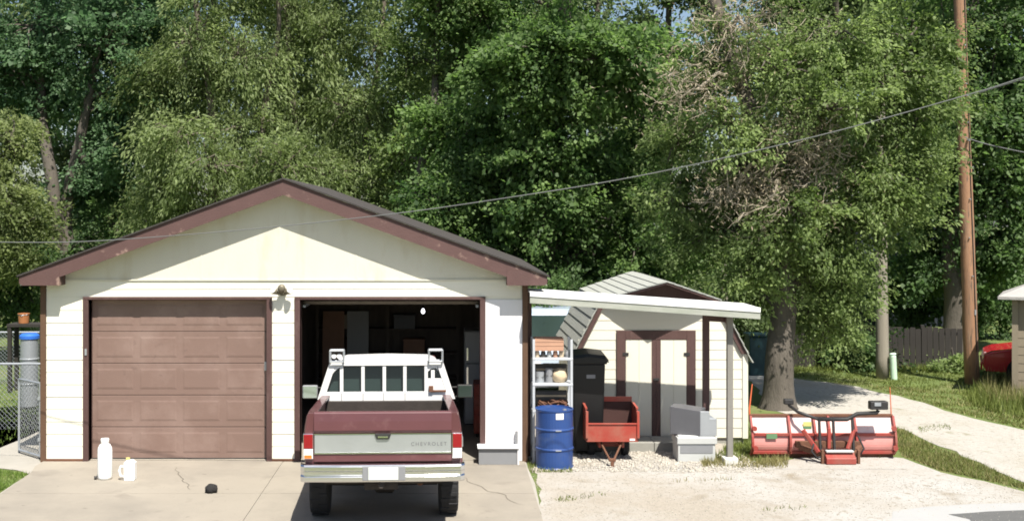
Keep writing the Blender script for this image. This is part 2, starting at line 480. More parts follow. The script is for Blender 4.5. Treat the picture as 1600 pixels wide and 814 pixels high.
sheet("path", [(gx0 - 0.12, YF + 0.12), (gx0 - 0.12, 30), (gx0 - 1.0, 30), (gx0 - 1.0, 20.0), G(0, 700), (-14, 19.2), (-14, 17.2), G(0, 732), G(46, 737)], 0.008, "path_concrete", (0.6, 0.02))
sheet("cross_path", [(-20, 21.1), (gx0 - 1.0, 21.1), (gx0 - 1.0, 21.75), (-20, 21.75)], 0.007, "path_concrete", (0.6, 0.02))

gravel_poly = [(gx1 + 0.02, 23.5), (2.0, 23.5), (2.0, 19.45), (4.75, 19.45), (4.75, 18.0), G(1190, 726), G(1300, 706), G(1412, 716), G(1470, 738), G(1600, 768), (11.5, 13.2),
               (14, 9), (1.12, 9), (1.16, 14.5), (gx1 + 0.07, 16.5)]
struct(sheet("gravel_yard", gravel_poly, 0.006, "gravel", (0.3, 0.07)))
lane_poly = [G(1160, 584), G(1240, 591), G(1340, 604), G(1420, 624), G(1500, 648), G(1600, 672), (16, 17), (16, 14.2), G(1700, 775), G(1600, 754), G(1530, 722), G(1450, 690), G(1415, 672),
             G(1320, 655), G(1250, 652), G(1205, 640), G(1185, 615)]
struct(sheet("gravel_lane", lane_poly, 0.007, "lane_gravel", (0.4, 0.10)))
sheet("artifact_sheet", [G(1395, 800), G(1440, 793), G(1520, 788), G(1600, 786), (9.5, 15.4), (20, 15.0), (20, 8), (5.2, 8), G(1380, 860)], 0.0105, "artifact_pale", (0.3, 0.01))  # added pale sheet in place of a grey stitching artifact, not real paving
sheet("artifact_dark_sheet", [G(1482, 804.5), G(1545, 800), G(1600, 798), (9.5, 14.9), (20, 14.5), (20, 8.2), (5.9, 8.2), G(1540, 850), G(1515, 812)], 0.0145, "artifact_dark", (0.25, 0.015))  # added dark sheet for the darker part of the same stitching artifact

# loose stones on the gravel
def stones(name, poly, n, smin, smax, label):
    p = scatter(poly, n)
    s = rng.uniform(smin, smax, len(p)) * rng.uniform(0.6, 1.3, len(p))
    base = np.array([(1, 0, 0), (0, 1, 0), (-1, 0, 0), (0, -1, 0), (0, 0, 0.75), (0.3, 0.2, -0.4)])
    v = base[None] * s[:, None, None] * rng.uniform(0.6, 1.25, (len(p), 6, 1))
    a = rng.uniform(0, 6.28, len(p)); ca, sa = np.cos(a), np.sin(a)
    x = v[:, :, 0] * ca[:, None] - v[:, :, 1] * sa[:, None]; y = v[:, :, 0] * sa[:, None] + v[:, :, 1] * ca[:, None]
    v = np.stack([x + p[:, :1], y + p[:, 1:], v[:, :, 2] + 0.008], -1)
    t = np.array([(0, 1, 4), (1, 2, 4), (2, 3, 4), (3, 0, 4), (1, 0, 5), (2, 1, 5), (3, 2, 5), (0, 3, 5)])
    f = (t[None] + (np.arange(len(p)) * 6)[:, None, None]).reshape(-1, 3)
    o = np_mesh(name, v.reshape(-1, 3), f, "stone"); stuff(o)
    tag(o, label, "gravel")
stones("loose_gravel", [(1.25, 17.3), (4.5, 17.5), (7.3, 16.9), (9.5, 15.2), (9, 13.2), (1.3, 13.2)], 5000, 0.006, 0.014, "fine loose gravel scattered over the parking yard")
stones("gravel_heap", [(1.3, 17.3), (4.9, 17.2), (4.7, 18.6), (1.9, 18.9), (1.3, 18.4)], 3500, 0.012, 0.032, "coarse pale stones in front of the shed and awning")

def blades(name, poly, n, h, w, m, label, cat="grass", lean=0.5, z=0.0):
    p = scatter(poly, n)
    # clumpy: keep by noise of position
    k = np.sin(p[:, 0] * 3.1 + np.sin(p[:, 1] * 2.3) * 2) * np.sin(p[:, 1] * 3.7 + np.sin(p[:, 0] * 1.9) * 2)
    p = p[(k + rng.uniform(-0.9, 1.2, len(p))) > -0.1]
    N = len(p)
    H = h * rng.uniform(0.45, 1.25, N)
    a = rng.uniform(0, 6.28, N)
    wv = np.stack([np.cos(a), np.sin(a), np.zeros(N)], -1) * (w * rng.uniform(0.6, 1.3, N))[:, None]
    b = np.stack([p[:, 0], p[:, 1], np.full(N, z)], -1)
    d = rng.normal(size=(N, 3)) * lean; d[:, 2] = 1; d /= np.linalg.norm(d, axis=1, keepdims=True)
    v = np.empty((N, 3, 3)); v[:, 0] = b - wv; v[:, 1] = b + wv; v[:, 2] = b + d * H[:, None]
    o = np_mesh(name, v.reshape(-1, 3), np.arange(N * 3).reshape(N, 3), m, rng.uniform(0, 1, N))
    stuff(o); tag(o, label, cat)
blades("lawn_grass", [(-12, 16.4), G(0, 769), G(46, 741), G(0, 735), (-12, 17.2)], 16000, 0.06, 0.007, "lawn_blade", "small triangle of bright lawn grass beside the driveway")
blades("yard_grass", [(-14, 19.4), G(0, 697), (gx0 - 1.05, 20.1), (gx0 - 1.05, 27), (-14, 27)], 20000, 0.07, 0.009, "lawn_blade", "mown yard grass behind the chain link gate")
blades("verge_grass", [G(1385, 664), G(1415, 674), G(1450, 694), G(1530, 726), G(1600, 757), (11.2, 14.8), (11, 14.0), G(1600, 764), G(1470, 735), G(1412, 714), G(1395, 690)], 16000, 0.07, 0.007, "dry_blade", "dry yellowish grass verge between gravel yard and lane")
blades("verge_grass", [G(1385, 664), G(1415, 674), G(1450, 694), G(1530, 726), G(1600, 757), (11, 14.4), G(1600, 764), G(1470, 735), G(1412, 712), G(1395, 690)], 9000, 0.09, 0.006, "grass_blade", "green grass tufts on the verge beside the plow")
blades("field_grass", [G(1170, 582), G(1240, 589), G(1340, 602), G(1420, 622), G(1500, 646), G(1600, 670), (18, 18), (18, 29), G(1240, 574)], 70000, 0.065, 0.010, "grass_blade", "green grass bank beyond the gravel lane")
blades("field_grass", [G(1340, 600), G(1420, 622), G(1500, 646), G(1600, 670), (16, 18), (16, 24), G(1480, 610)], 14000, 0.065, 0.010, "dry_blade", "dry grass patches on the bank below the utility pole")
blades("tall_weeds", [G(1500, 620), G(1540, 608), (13.8, 23.0), (14.5, 20), G(1600, 655), G(1530, 640)], 6000, 0.30, 0.010, "grass_blade", "tall green weeds around the foot of the orange utility pole", lean=0.28)
blades("tall_weeds", [G(1530, 600), G(1610, 600), G(1620, 640), G(1540, 630)], 1200, 0.40, 0.009, "dry_blade", "tall dry seed stalks in front of the red car", lean=0.25)
blades("shed_weeds", [(4.1, 18.0), (4.9, 17.8), (5.3, 20.0), (4.9, 21), (4.75, 19.3)], 2500, 0.12, 0.008, "grass_blade", "weedy grass around the shed corner and awning post")
blades("shed_weeds", [(3.9, 17.55), (5.2, 17.5), (5.4, 18.2), (4.0, 18.0)], 2500, 0.12, 0.007, "dry_blade", "dry weeds at the awning post foot")
blades("plow_weeds", [(4.9, 19.3), (6.4, 19.0), (6.9, 18.2), (6.8, 19.4), (5.6, 20.8), (4.9, 21.5)], 4000, 0.09, 0.008, "grass_blade", "grass growing between plow and tree trunk")
blades("drive_weeds", [(1.22, 17.2), (1.9, 17.2), (1.8, 17.75), (1.25, 17.8)], 900, 0.08, 0.006, "grass_blade", "low weeds at the foot of the blue drum")
blades("drive_weeds", [(1.5, 15.4), (2.2, 15.8), (2.1, 16.0), (1.45, 15.6)], 220, 0.07, 0.007, "grass_blade", "sparse weeds in the gravel near the driveway edge")
blades("drive_weeds", [(3.3, 16.55), (4.3, 16.7), (4.2, 16.85), (3.2, 16.7)], 60, 0.06, 0.007, "dry_blade", "dry tufts in the gravel in front of the storage chest")
blades("drive_weeds", [(4.2, 14.9), (4.8, 15.1), (4.7, 15.25), (4.1, 15.05)], 50, 0.06, 0.007, "grass_blade", "few weed tufts in the open gravel toward the street")
blades("lane_weeds", [G(1430, 668), G(1480, 664), G(1490, 672), G(1440, 676)], 260, 0.06, 0.009, "grass_blade", "weed tufts along the middle of the gravel lane")
blades("back_weeds", [(7.2, 28.2), (14, 28.2), (14, 29), (7.2, 29)], 4000, 0.18, 0.012, "grass_blade", "uncut grass along the foot of the dark fence")

# ------------------------------------------------------------------ garage
gar = thing("garage", "cream two-door garage with brown gable trim and one door open", "garage", ((gx0 + gx1) / 2, YF, 0))
YB = 24.2
def gz(v): return GZ(v, YF)
def gxx(u): return GX(u, YF)
Z_seam = gz(437); Z_head = gz(468)
A0, A1 = gxx(139), gxx(417)        # left opening
B0, B1 = gxx(469), gxx(750)        # right opening
apx = (gx0 + gx1) / 2
YR = YF - 0.30                    # rake plane
EL, ER = GX(30, YR), GX(855, YR)
apx = (EL + ER) / 2
Z_ap, Z_ev = GZ(281, YR), GZ(432, YR)
slope = (Z_ap - Z_ev) / (apx - EL)
def roofz(x): return Z_ap - slope * abs(x - apx)
w = B(); T = 0.12
w.box(gx0, A0, YF, YF + T, 0, Z_head); w.box(A1, B0, YF, YF + T, 0, Z_head); w.box(B1, gx1, YF, YF + T, 0, Z_head)
w.box(gx0, gx1, YF, YF + T, Z_head, Z_seam)
wall = w.build("front_wall", "cream_siding", gar)
B().prism([(gx0 + 0.02, Z_seam + 0.004), (gx1 - 0.02, Z_seam + 0.004), (gx1 - 0.02, roofz(gx1) - 0.14), (apx, Z_ap - 0.14), (gx0 + 0.02, roofz(gx0) - 0.14)], YF - 0.012, YF + T).build("gable_panel", "cream_gable", gar)
for ux in (195, 315, 437, 557, 680):
    xx = gxx(ux)
    B().box(xx - 0.012, xx + 0.012, YF - 0.016, YF - 0.01, Z_seam + 0.02, roofz(xx) - 0.3).build("gable_batten", "cream_gable", gar)
B().box(gx0 + 0.01, gx1 - 0.01, YF - 0.03, YF + 0.01, Z_seam - 0.016, Z_seam + 0.010).build("drip_strip", "cream_gable", gar)
B().box(gx0, gx0 + T, YF + T, YB, 0, 2.8).build("side_wall", "cream_siding", gar)
B().box(gx1 - T, gx1, YF + T, YB, 0, 2.8).build("side_wall", "cream_siding", gar)
B().box(gx0, gx1, YB, YB + T, 0, 2.8).prism([(gx0, 2.8), (gx1, 2.8), (apx, Z_ap - 0.2)], YB + 0.001, YB + T - 0.001).build("back_wall", "cream_siding", gar)
# lining inside: dark boards
B().box(gx0 + T, gx0 + T + 0.02, YF + T, YB, 0.03, 2.7).box(gx1 - T - 0.02, gx1 - T, YF + T, YB, 0.03, 2.7).box(gx0 + T + .02, gx1 - T - .02, YB - 0.02, YB, 0.03, 2.7).box(gx0 + T, gx1 - T, YF + T + .02, YB - .02, 2.70, 2.74).build("inner_lining", "interior_wood", gar)
B().box(gx0 + T, gx1 - T, YF + 0.05, YB, 0.0, 0.028).build("floor", "slab_concrete", gar)

def lap_mesh(h):
    b = B(); b.prism([(0, 0), (-0.012, 0.0), (-0.005, h), (0, h)], -0.5, 0.5, 'x')
    me = b.mesh("siding_board"); return me
def siding(parent, spans, y, z0, z1, hgt, m):
    """spans(z) -> list of (xa, xb); each board an object sharing one mesh"""
    me = lap_mesh(hgt * 1.06); me.materials.append(MATS[m])
    o = Vector(parent['_org']); z = z0
    while z < z1 - 0.03:
        for xa, xb in spans(z + hgt / 2):
            if xb - xa < 0.03: continue
            q = bpy.data.objects.new("siding_board", me); COL.objects.link(q)
            q.parent = parent
            q.location = Vector(((xa + xb) / 2, y - random.uniform(0, 0.003), z)) - o
            q.scale = (xb - xa, 1, 1)
            q.rotation_euler = (0, random.uniform(-0.002, 0.002), 0)
        z += hgt
tw = 0.085
def gspans(z):
    return [(gx0 + 0.05, A0 - tw + 0.01), (A1 + tw - 0.01, B0 - tw + 0.01)]
siding(gar, gspans, YF - 0.001, 0.06, Z_head + 0.02, (Z_head - 0.03) / 13, "cream_siding")
siding(gar, lambda z: [(gx0 + 0.05, gx1 - 0.05)], YF - 0.001, Z_head + 0.047, Z_seam - 0.03, (Z_seam - 0.02 - Z_head - 0.047) / 2, "cream_siding")
# smooth repaired panel right of the open door
B().box(B1 + tw - 0.01, gx1 - 0.04, YF - 0.02, YF - 0.002, 0.03, Z_head).build("repair_panel", "white_panel", gar)
B().box(gx0 + 0.046, A0 - tw - 0.002, YF - 0.034, YF, 0.0, 0.058).build("base_board", "rust", gar)
B().box(A1 + tw + 0.002, B0 - tw - 0.002, YF - 0.034, YF, 0, 0.058).build("base_board", "rust", gar)
for xx in (gx0, gx1):
    B().box(xx - 0.04, xx + 0.045, YF - 0.035, YF + 0.10, 0, roofz(xx) - 0.20).build("corner_trim", "corner_brown", gar, bevel=0.004)
def door_trim(a, b):
    B().box(a - tw, a, YF - 0.04, YF + 0.21, 0.0, Z_head).build("door_jamb", "brown_trim", gar, bevel=0.004)
    B().box(b, b + tw, YF - 0.04, YF + 0.21, 0.0, Z_head).build("door_jamb", "brown_trim", gar, bevel=0.004)
    B().box(a - tw, b + tw, YF - 0.043, YF + 0.212, Z_head + 0.001, Z_head + 0.045).build("door_header", "brown_trim", gar, bevel=0.004)
door_trim(A0, A1); door_trim(B0, B1)
# closed sectional door, 5 rows x 4 raised panels
dy = YF + 0.13
dr = B().box(A0 + 0.005, A1 - 0.005, dy + 0.03, dy + 0.06, 0.025, Z_head - 0.005).build("garage_door", "door_brown", gar)
rows = 5; dh = (Z_head - 0.04) / rows; pw = (A1 - A0 - 0.06) / 4
for i in range(rows):
    z0 = 0.028 + i * dh
    B().box(A0 + 0.01, A1 - 0.01, dy, dy + 0.032, z0 + 0.004, z0 + dh - 0.004).build("door_section", "door_brown", dr, bevel=0.006)
    for j in range(4):
        x0 = A0 + 0.03 + j * pw + 0.05; x1 = x0 + pw - 0.10
        zz0, zz1 = z0 + 0.10, z0 + dh - 0.08
        b = B()
        o_ = 0.028
        b.add([(x0, dy - 0.002, zz0), (x1, dy - 0.002, zz0), (x1, dy - 0.002, zz1), (x0, dy - 0.002, zz1),
               (x0 + o_, dy - 0.006, zz0 + o_), (x1 - o_, dy - 0.006, zz0 + o_), (x1 - o_, dy - 0.006, zz1 - o_), (x0 + o_, dy - 0.006, zz1 - o_)],
              [(0, 1, 5, 4), (1, 2, 6, 5), (2, 3, 7, 6), (3, 0, 4, 7), (4, 5, 6, 7), (3, 2, 1, 0)])
        b.build("raised_panel", "door_brown", dr)
B().box(A0 + 0.01, A1 - 0.01, dy - 0.004, dy + 0.06, 0.024, 0.045).build("bottom_seal", "black_metal", dr)
B().box(A1 - 0.055, A1 - 0.02, dy - 0.03, dy, 1.42, 1.56).build("door_handle", "galvanized", dr, bevel=0.004)
B().box(A0 - 0.05, A0 - 0.02, YF - 0.055, YF - 0.04, 1.68, 1.78).build("hinge_plate", "galvanized", gar)
# raised overhead door under the ceiling of the open bay
od = B().box(B0 + 0.02, B1 - 0.02, YF + 0.35, YF + 2.9, Z_head - 0.10, Z_head - 0.05).build("raised_door", "interior_wood", gar)
B().box(B0 + 0.02, B0 + 0.06, YF + 0.2, YF + 3.2, Z_head - 0.14, Z_head - 0.101).build("door_track", "galvanized", od)
B().box(B1 - 0.06, B1 - 0.02, YF + 0.2, YF + 3.2, Z_head - 0.14, Z_head - 0.101).build("door_track", "galvanized", od)
# roof
rt = 0.03
for sgn in (-1, 1):
    ex = EL - 0.03 if sgn < 0 else ER + 0.03
    b = B().prism([(apx, Z_ap + 0.004), (ex, roofz(ex) + 0.004), (ex, roofz(ex) + rt), (apx, Z_ap + rt)], YR - 0.03, YB + 0.35)
    rf = b.build("roof", "roof_shingle", gar)
    # rake fascia board
    e = EL if sgn < 0 else ER
    fh = 0.235
    b = B().prism([(apx, Z_ap), (e, roofz(e)), (e, roofz(e) - 0.14), (apx, Z_ap - fh)] if False else
                  [(apx, Z_ap), (e, roofz(e)), (e, roofz(e) - 0.085), (e - sgn * 0.55, roofz(e - sgn * 0.55) - fh), (apx, Z_ap - fh)], YR, YR + 0.03)
    b.build("rake_fascia", "fascia_paint", gar)
    # boxed eave return
    zb = GZ(446, YR)
    xi = e - sgn * 0.62
    b = B().prism([(e, roofz(e) - 0.02), (e, zb + 0.03), (e - sgn * 0.05, zb), (xi, zb), (xi, roofz(xi) - 0.05)], YR - 0.005, YF - 0.022)
    b.build("eave_return", "fascia_paint", gar)
    b = B().prism([(apx, Z_ap - 0.14), (e, roofz(e) - 0.145), (e, roofz(e) - 0.125), (apx, Z_ap - 0.12)], YR + 0.031, YF - 0.014)
    b.build("soffit", "cream_gable", gar)
    b = B().box(min(e, e - sgn * 0.03), max(e, e - sgn * 0.03), YF + 0.1, YB + 0.3, roofz(e) - 0.14, roofz(e))
    b.build("eave_fascia", "fascia_paint", gar)
# gutter-end light spot, twin flood lamp on the centre pier
fl = thing("flood_lamp", "twin-head bronze flood lamp on the pier between the garage doors", "lamp", (gxx(441), YF - 0.02, gz(470)))
fx, fz = gxx(442), gz(455)
B().lathe([(0.0, 0.0), (0.055, 0.0), (0.06, 0.02), (0.03, 0.045), (0, 0.05)], (fx, 0, fz), 16, 'y').build("mount_plate", "lamp_bronze", fl)
bb = fl.children[0]; bb.data.transform(Matrix.Diagonal((1, -1, 1, 1))); bb.data.transform(Matrix.Translation((0, 2 * 0, 0)))
bb.location = (0, 0, 0)
for vtx in bb.data.vertices: vtx.co.y = -abs(vtx.co.y + fl['_org'][1] * 0 - 0) if False else vtx.co.y
COL.objects.unlink(bb); bpy.data.objects.remove(bb)
B().tube([(fx, YF - 0.0, fz), (fx, YF - 0.035, fz)], 0.07, 16).build("mount_plate", "lamp_bronze", fl)
B().tube([(fx, YF - 0.03, fz), (fx, YF - 0.1, fz + 0.05), (fx, YF - 0.13, fz + 0.06)], [0.02, 0.025, 0.055], 12).tube([(fx, YF - 0.13, fz + .06), (fx, YF - 0.19, fz + 0.05), (fx, YF - 0.2, fz + 0.05)], [0.06, 0.06, 0.02], 12).build("sensor_head", "lamp_bronze", fl, smooth=True)
for sx in (-1, 1):
    b = B().tube([(fx + sx * 0.03, YF - 0.05, fz - 0.01), (fx + sx * 0.06, YF - 0.09, fz - 0.03), (fx + sx * 0.085, YF - 0.12, fz - 0.01), (fx + sx * 0.13, YF - 0.17, fz + 0.02)],
                 [0.014, 0.02, 0.035, 0.055], 14)
    h = b.build("lamp_head", "lamp_bronze", fl, smooth=True)
    B().tube([(fx + sx * 0.1305, YF - 0.171, fz + 0.0205), (fx + sx * 0.134, YF - 0.176, fz + 0.022)], [0.05, 0.045], 14).build("lens", "white_lens", h)

# ---- things in the open bay
def single(b, name, m, label, cat, org, group=None, bevel=0, smooth=False):
    return tag(b.build(name, m, None, org=org, bevel=bevel, smooth=smooth), label, cat, group)
fr = thing("refrigerator", "pale old refrigerator against the side wall inside the open garage bay", "refrigerator", (0.62, 21.4, 0.028))
B().box(0.30, 0.95, 21.0, 21.7, 0.05, 1.75).build("cabinet", "fridge_white", fr, bevel=0.02)
d = B().box(0.31, 0.94, 20.94, 20.995, 0.12, 1.15).build("door", "fridge_white", fr, bevel=0.015)
B().box(0.34, 0.37, 20.90, 20.939, 0.75, 1.1).build("handle", "chrome", d)
d = B().box(0.31, 0.94, 20.94, 20.995, 1.17, 1.74).build("freezer_door", "fridge_white", fr, bevel=0.015)
B().box(0.34, 0.37, 20.90, 20.939, 1.22, 1.45).build("handle", "chrome", d)
B().box(0.32, 0.93, 21.02, 21.68, 0.028, 0.05).build("base", "black_metal", fr)
sh = thing("wall_shelf", "dark wooden wall shelf unit at the back of the open garage bay", "shelf", (-1.2, 23.9, 0.028))
for zz in (0.5, 1.0, 1.5, 2.0):
    B().box(-2.7, 0.2, 23.6, 24.1, zz, zz + 0.03).build("shelf_board", "interior_wood", sh)
for xx in (-2.7, -1.25, 0.2):
    B().box(xx - 0.03, xx + 0.03, 23.64, 23.7, 0.028, 2.3).build("upright", "interior_wood", sh)
for i, (xx, zz, m, lb) in enumerate([(-2.3, 1.53, "jar_tan", "tan box on the upper garage shelf"), (-0.9, 1.53, "grey_box", "grey box on the upper garage shelf"), (-1.9, 1.03, "rust", "rust brown box on the middle garage shelf"), (-0.4, 2.03, "jar_dark", "dark case on the top garage shelf"), (-0.7, 1.03, "tan_crate", "orange tan box on the middle garage shelf")]):
    bx_ = thing("storage_box", lb, "box", (xx, 23.8, zz), "boxes stored on the garage shelf")
    B().box(xx - 0.22, xx + 0.22, 23.65, 23.95, zz, zz + 0.24).build("carton", m, bx_, bevel=0.01)
    B().box(xx - 0.23, xx + 0.23, 23.64, 23.96, zz + 0.241, zz + 0.29).build("lid", m, bx_, bevel=0.01)
for k_, (xx, m_, lb) in enumerate([(-2.35, "tan_crate", "pale plywood sheet leaning on the garage back wall"), (-1.85, "fridge_white", "white sheet panel leaning on the garage back wall beside the plywood")]):
    pn = B().prism([(23.35, 0.029), (23.37, 0.029), (23.56, 1.9), (23.54, 1.9)], xx - 0.22, xx + 0.22, 'x')
    single(pn, "sheet_panel", m_, lb, "panel", (xx, 23.36, 0.029))
bl = thing("light_bulb", "lit bare bulb hanging inside the open garage bay", "lamp", P(661, 488, 22.0))
bp = P(661, 486, 22.0)
B().lathe([(0.0, -0.05), (0.025, -0.04), (0.036, -0.01), (0.032, 0.015), (0.016, 0.04), (0.014, 0.055), (0, 0.06)], bp, 14).build("bulb", "bulb", bl, smooth=True)
B().lathe([(0.016, 0.05), (0.02, 0.055), (0.02, 0.10), (0.006, 0.11)], bp, 12).build("socket", "black_metal", bl)
B().tube([bp + Vector((0, 0, 0.1)), Vector((bp.x, bp.y, 2.71))], 0.006, 6).build("cord", "cable_black", bl)
tl = thing("tool_chest", "red metal tool chest beside the refrigerator inside the garage", "tool chest", (0.75, 20.1, 0.028))
c_ = B().box(0.45, 1.02, 19.8, 20.4, 0.1, 0.95).build("cabinet", "cart_red", tl, bevel=0.01)
for k in range(5):
    dd = B().box(0.47, 1.0, 19.77, 19.799, 0.13 + k * 0.16, 0.27 + k * 0.16).build("drawer", "cart_red", tl, bevel=0.005)
    B().box(0.6, 0.87, 19.745, 19.769, 0.22 + k * 0.16, 0.24 + k * 0.16).build("handle", "chrome", dd)
for xx in (0.5, 0.97):
    for yy in (19.86, 20.34): B().tube([(xx - 0.015, yy, 0.068), (xx + 0.015, yy, 0.068)], 0.042, 10).build("caster", "rubber", tl)

# low grey bench box against the repaired panel
bx0, bx1 = GX(746, 17.7), GX(811, 17.7)
bn = thing("low_bench", "low grey wooden bench box against the white garage panel", "bench", ((bx0 + bx1) / 2, 17.75, 0.022))
B().box(bx0 + 0.02, bx1 - 0.03, 17.68, 17.90, 0.022, 0.27).build("front_board", "grey_box", bn, bevel=0.005)
B().box(bx0, bx1, 17.64, 17.905, 0.272, 0.30).build("top_board", "white_panel", bn, bevel=0.006)
B().box(bx1 - 0.028, bx1, 17.66, 17.90, 0.022, 0.27).build("side_board", "white_panel", bn, bevel=0.004)
B().box(bx1 - 0.05, bx1 - 0.01, 17.86, 17.90, 0.301, 0.50).build("back_stake", "grey_box", bn)

# ------------------------------------------------------------------ pickup truck (local: x right, y forward, z up, origin under the rear bumper)
tr = thing("pickup_truck", "maroon pickup truck with silver tailgate band and white headache rack, backed half out", "truck")
def tb(b, name, m, parent=tr, **k): return b.build(name, m, parent, org=(0, 0, 0), **k)
HW = 0.965
# bed sides
for s in (-1, 1):
    prof = [(0.86, 0.80), (0.925, 0.78), (0.955, 0.95), (0.965, 1.12), (0.955, 1.20), (0.95, 1.30), (0.925, 1.44), (0.905, 1.475), (0.80, 1.475), (0.80, 1.44), (0.845, 1.43), (0.845, 0.80)]
    rows_ = []
    for y, k in ((0.13, 0.975), (0.18, 0.99), (0.5, 1.0), (2.45, 1.0), (2.52, 0.99)):
        rows_.append([(s * x * k, y, z - (0.16 * (y - 0.13) / 2.4 if z > 1.25 else 0)) for x, z in prof])
    b = B().grid(rows_, True)
    n = len(prof); b.f.append(tuple(range(n))); b.f.append(tuple(4 * n + i for i in range(n)))
    bs = tb(b, "bed_side", "truck_maroon", bevel=0.008)
    # fender flare
    arc = []
    for a in np.linspace(0.35, math.pi - 0.35, 14):
        arc.append((s * 0.955, 1.22 + 0.50 * math.cos(a), 0.46 + 0.48 * math.sin(a)))
    tb(B().tube(arc, 0.035, 8), "wheel_arch_lip", "truck_maroon", bs, smooth=True)
    tb(B().box(s * 0.958, s * 0.972, 0.35, 2.45, 1.02, 1.13) if s > 0 else B().box(s * 0.972, s * 0.958, 0.35, 2.45, 1.02, 1.13), "side_trim", "brushed_metal", bs)
    # tail lamp
    x0, x1 = sorted((s * 0.835, s * 0.945))
    tl_ = tb(B().box(x0 - 0.006, x1 + 0.004, 0.105, 0.16, 0.935, 1.235), "tail_light", "chrome", bevel=0.006)
    tb(B().box(x0, x1, 0.088, 0.104, 1.06, 1.228), "red_lens", "red_lens", tl_, bevel=0.008)
    tb(B().box(x0, x1, 0.088, 0.104, 0.94, 1.055), "reverse_lens", "white_lens", tl_, bevel=0.008)
    if s < 0:
        tb(B().box(x0 + 0.01, x1 - 0.01, 0.08, 0.0875, 0.945, 0.985), "amber_marker", "amber_lens", tl_)
# tailgate: outer skin with rolled crease
tgp = [(0.135, 0.88), (0.115, 0.90), (0.12, 0.985), (0.135, 1.0), (0.135, 1.225), (0.115, 1.245), (0.098, 1.27), (0.11, 1.38), (0.125, 1.475), (0.145, 1.49), (0.19, 1.49), (0.19, 0.88)]
tg = tb(B().prism(tgp, -0.825, 0.825, 'x'), "tailgate", "truck_maroon", bevel=0.006)
tb(B().box(-0.818, 0.818, 0.112, 0.134, 1.005, 1.222), "trim_band", "brushed_metal", tg, bevel=0.006)
tb(B().box(-0.822, 0.822, 0.106, 0.1335, 0.992, 1.004).box(-0.822, 0.822, 0.106, 0.1335, 1.2225, 1.232), "chrome_moulding", "chrome", tg)
tb(B().prism([(-0.10, 1.235), (0.10, 1.235), (0.075, 1.165), (-0.075, 1.165)], 0.092, 0.111), "tailgate_handle", "black_metal", tg, bevel=0.006)
tb(B().box(-0.06, 0.06, 0.078, 0.0915, 1.185, 1.205), "latch_lever", "chrome", tg)
cu = bpy.data.curves.new("tailgate_lettering", 'FONT'); cu.body = "CHEVROLET"; cu.size = 0.062; cu.extrude = 0.002; cu.space_character = 1.35
cu.align_x = 'CENTER'
to_ = bpy.data.objects.new("lettering_tmp", cu); COL.objects.link(to_)
bpy.context.view_layer.update()
me = bpy.data.meshes.new_from_object(to_.evaluated_get(bpy.context.evaluated_depsgraph_get()))
bpy.data.objects.remove(to_)
me.transform(Matrix.Translation((0.55, 0.110, 1.085)) @ Matrix.Rotation(R(90), 4, 'X'))
me.materials.clear(); lt = link("tailgate_lettering", me, "lettering", tg)
# bumper with wrap and licence plate
rows_ = []
bprof = [(0.02, 0.68), (0.0, 0.70), (0.0, 0.745), (0.022, 0.765), (0.022, 0.80), (0.0, 0.82), (0.0, 0.865), (0.02, 0.885), (0.11, 0.885), (0.11, 0.68)]
for x, off in ((-0.985, 0.20), (-0.975, 0.06), (-0.93, 0.015), (-0.5, 0.0), (0.5, 0.0), (0.93, 0.015), (0.975, 0.06), (0.985, 0.20)):
    rows_.append([(x, y + off - 0.03, z) for y, z in bprof])
b = B().grid(rows_, True); n = len(bprof); b.f.append(tuple(range(n))); b.f.append(tuple(7 * n + i for i in range(n)))
bu = tb(b, "rear_bumper", "chrome", bevel=0.004)
tb(B().box(-0.24, 0.27, -0.036, -0.008, 0.70, 0.87), "plate_recess", "grey_box", bu, bevel=0.008)
tb(B().box(-0.17, 0.185, -0.046, -0.0365, 0.71, 0.86), "license_plate", "plate_white", bu, bevel=0.004)
tb(B().box(-0.80, -0.70, 0.1, 0.9, 0.66, 0.78).box(0.70, 0.80, 0.1, 0.9, 0.66, 0.78).box(-0.7, 0.7, 0.16, 0.26, 0.62, 0.74), "frame_rail", "undercarriage")
tb(B().tube([(-0.02, 0.02, 0.64), (-0.02, 0.15, 0.60)], 0.04, 10).box(-0.22, 0.18, 0.12, 0.22, 0.56, 0.64), "hitch", "undercarriage")
# bed floor and front wall
tb(B().box(-0.84, 0.84, 0.19, 2.5, 0.86, 0.90), "bed_floor", "undercarriage")
for k in range(9):
    tb(B().box(-0.76 + k * 0.19 - 0.02, -0.76 + k * 0.19 + 0.02, 0.2, 2.48, 0.9005, 0.915), "floor_rib", "undercarriage", tr)
tb(B().box(-0.86, 0.86, 2.46, 2.52, 0.9, 1.24), "bed_front_wall", "undercarriage", bevel=0.01)
# cab
Zr = 1.765
sec = lambda w0, w1, w2: [(-w0, 0.72), (-w0 - 0.01, 1.0), (-w1, 1.28), (-w2, Zr - 0.10), (-w2 + 0.07, Zr - 0.02), (0, Zr + 0.02), (w2 - 0.07, Zr - 0.02), (w2, Zr - 0.10), (w1, 1.28), (w0 + 0.01, 1.0), (w0, 0.72)]
low = B().grid([[(x, y, z) for x, z in [(-0.93, 0.70), (-0.96, 1.0), (-0.93, 1.28), (0.93, 1.28), (0.96, 1.0), (0.93, 0.70)]] for y in (2.56, 3.85)], True)
low.f.append((0, 1, 2, 3, 4, 5)); low.f.append((6, 7, 8, 9, 10, 11))
cab = tb(low, "cab", "truck_maroon", bevel=0.02)
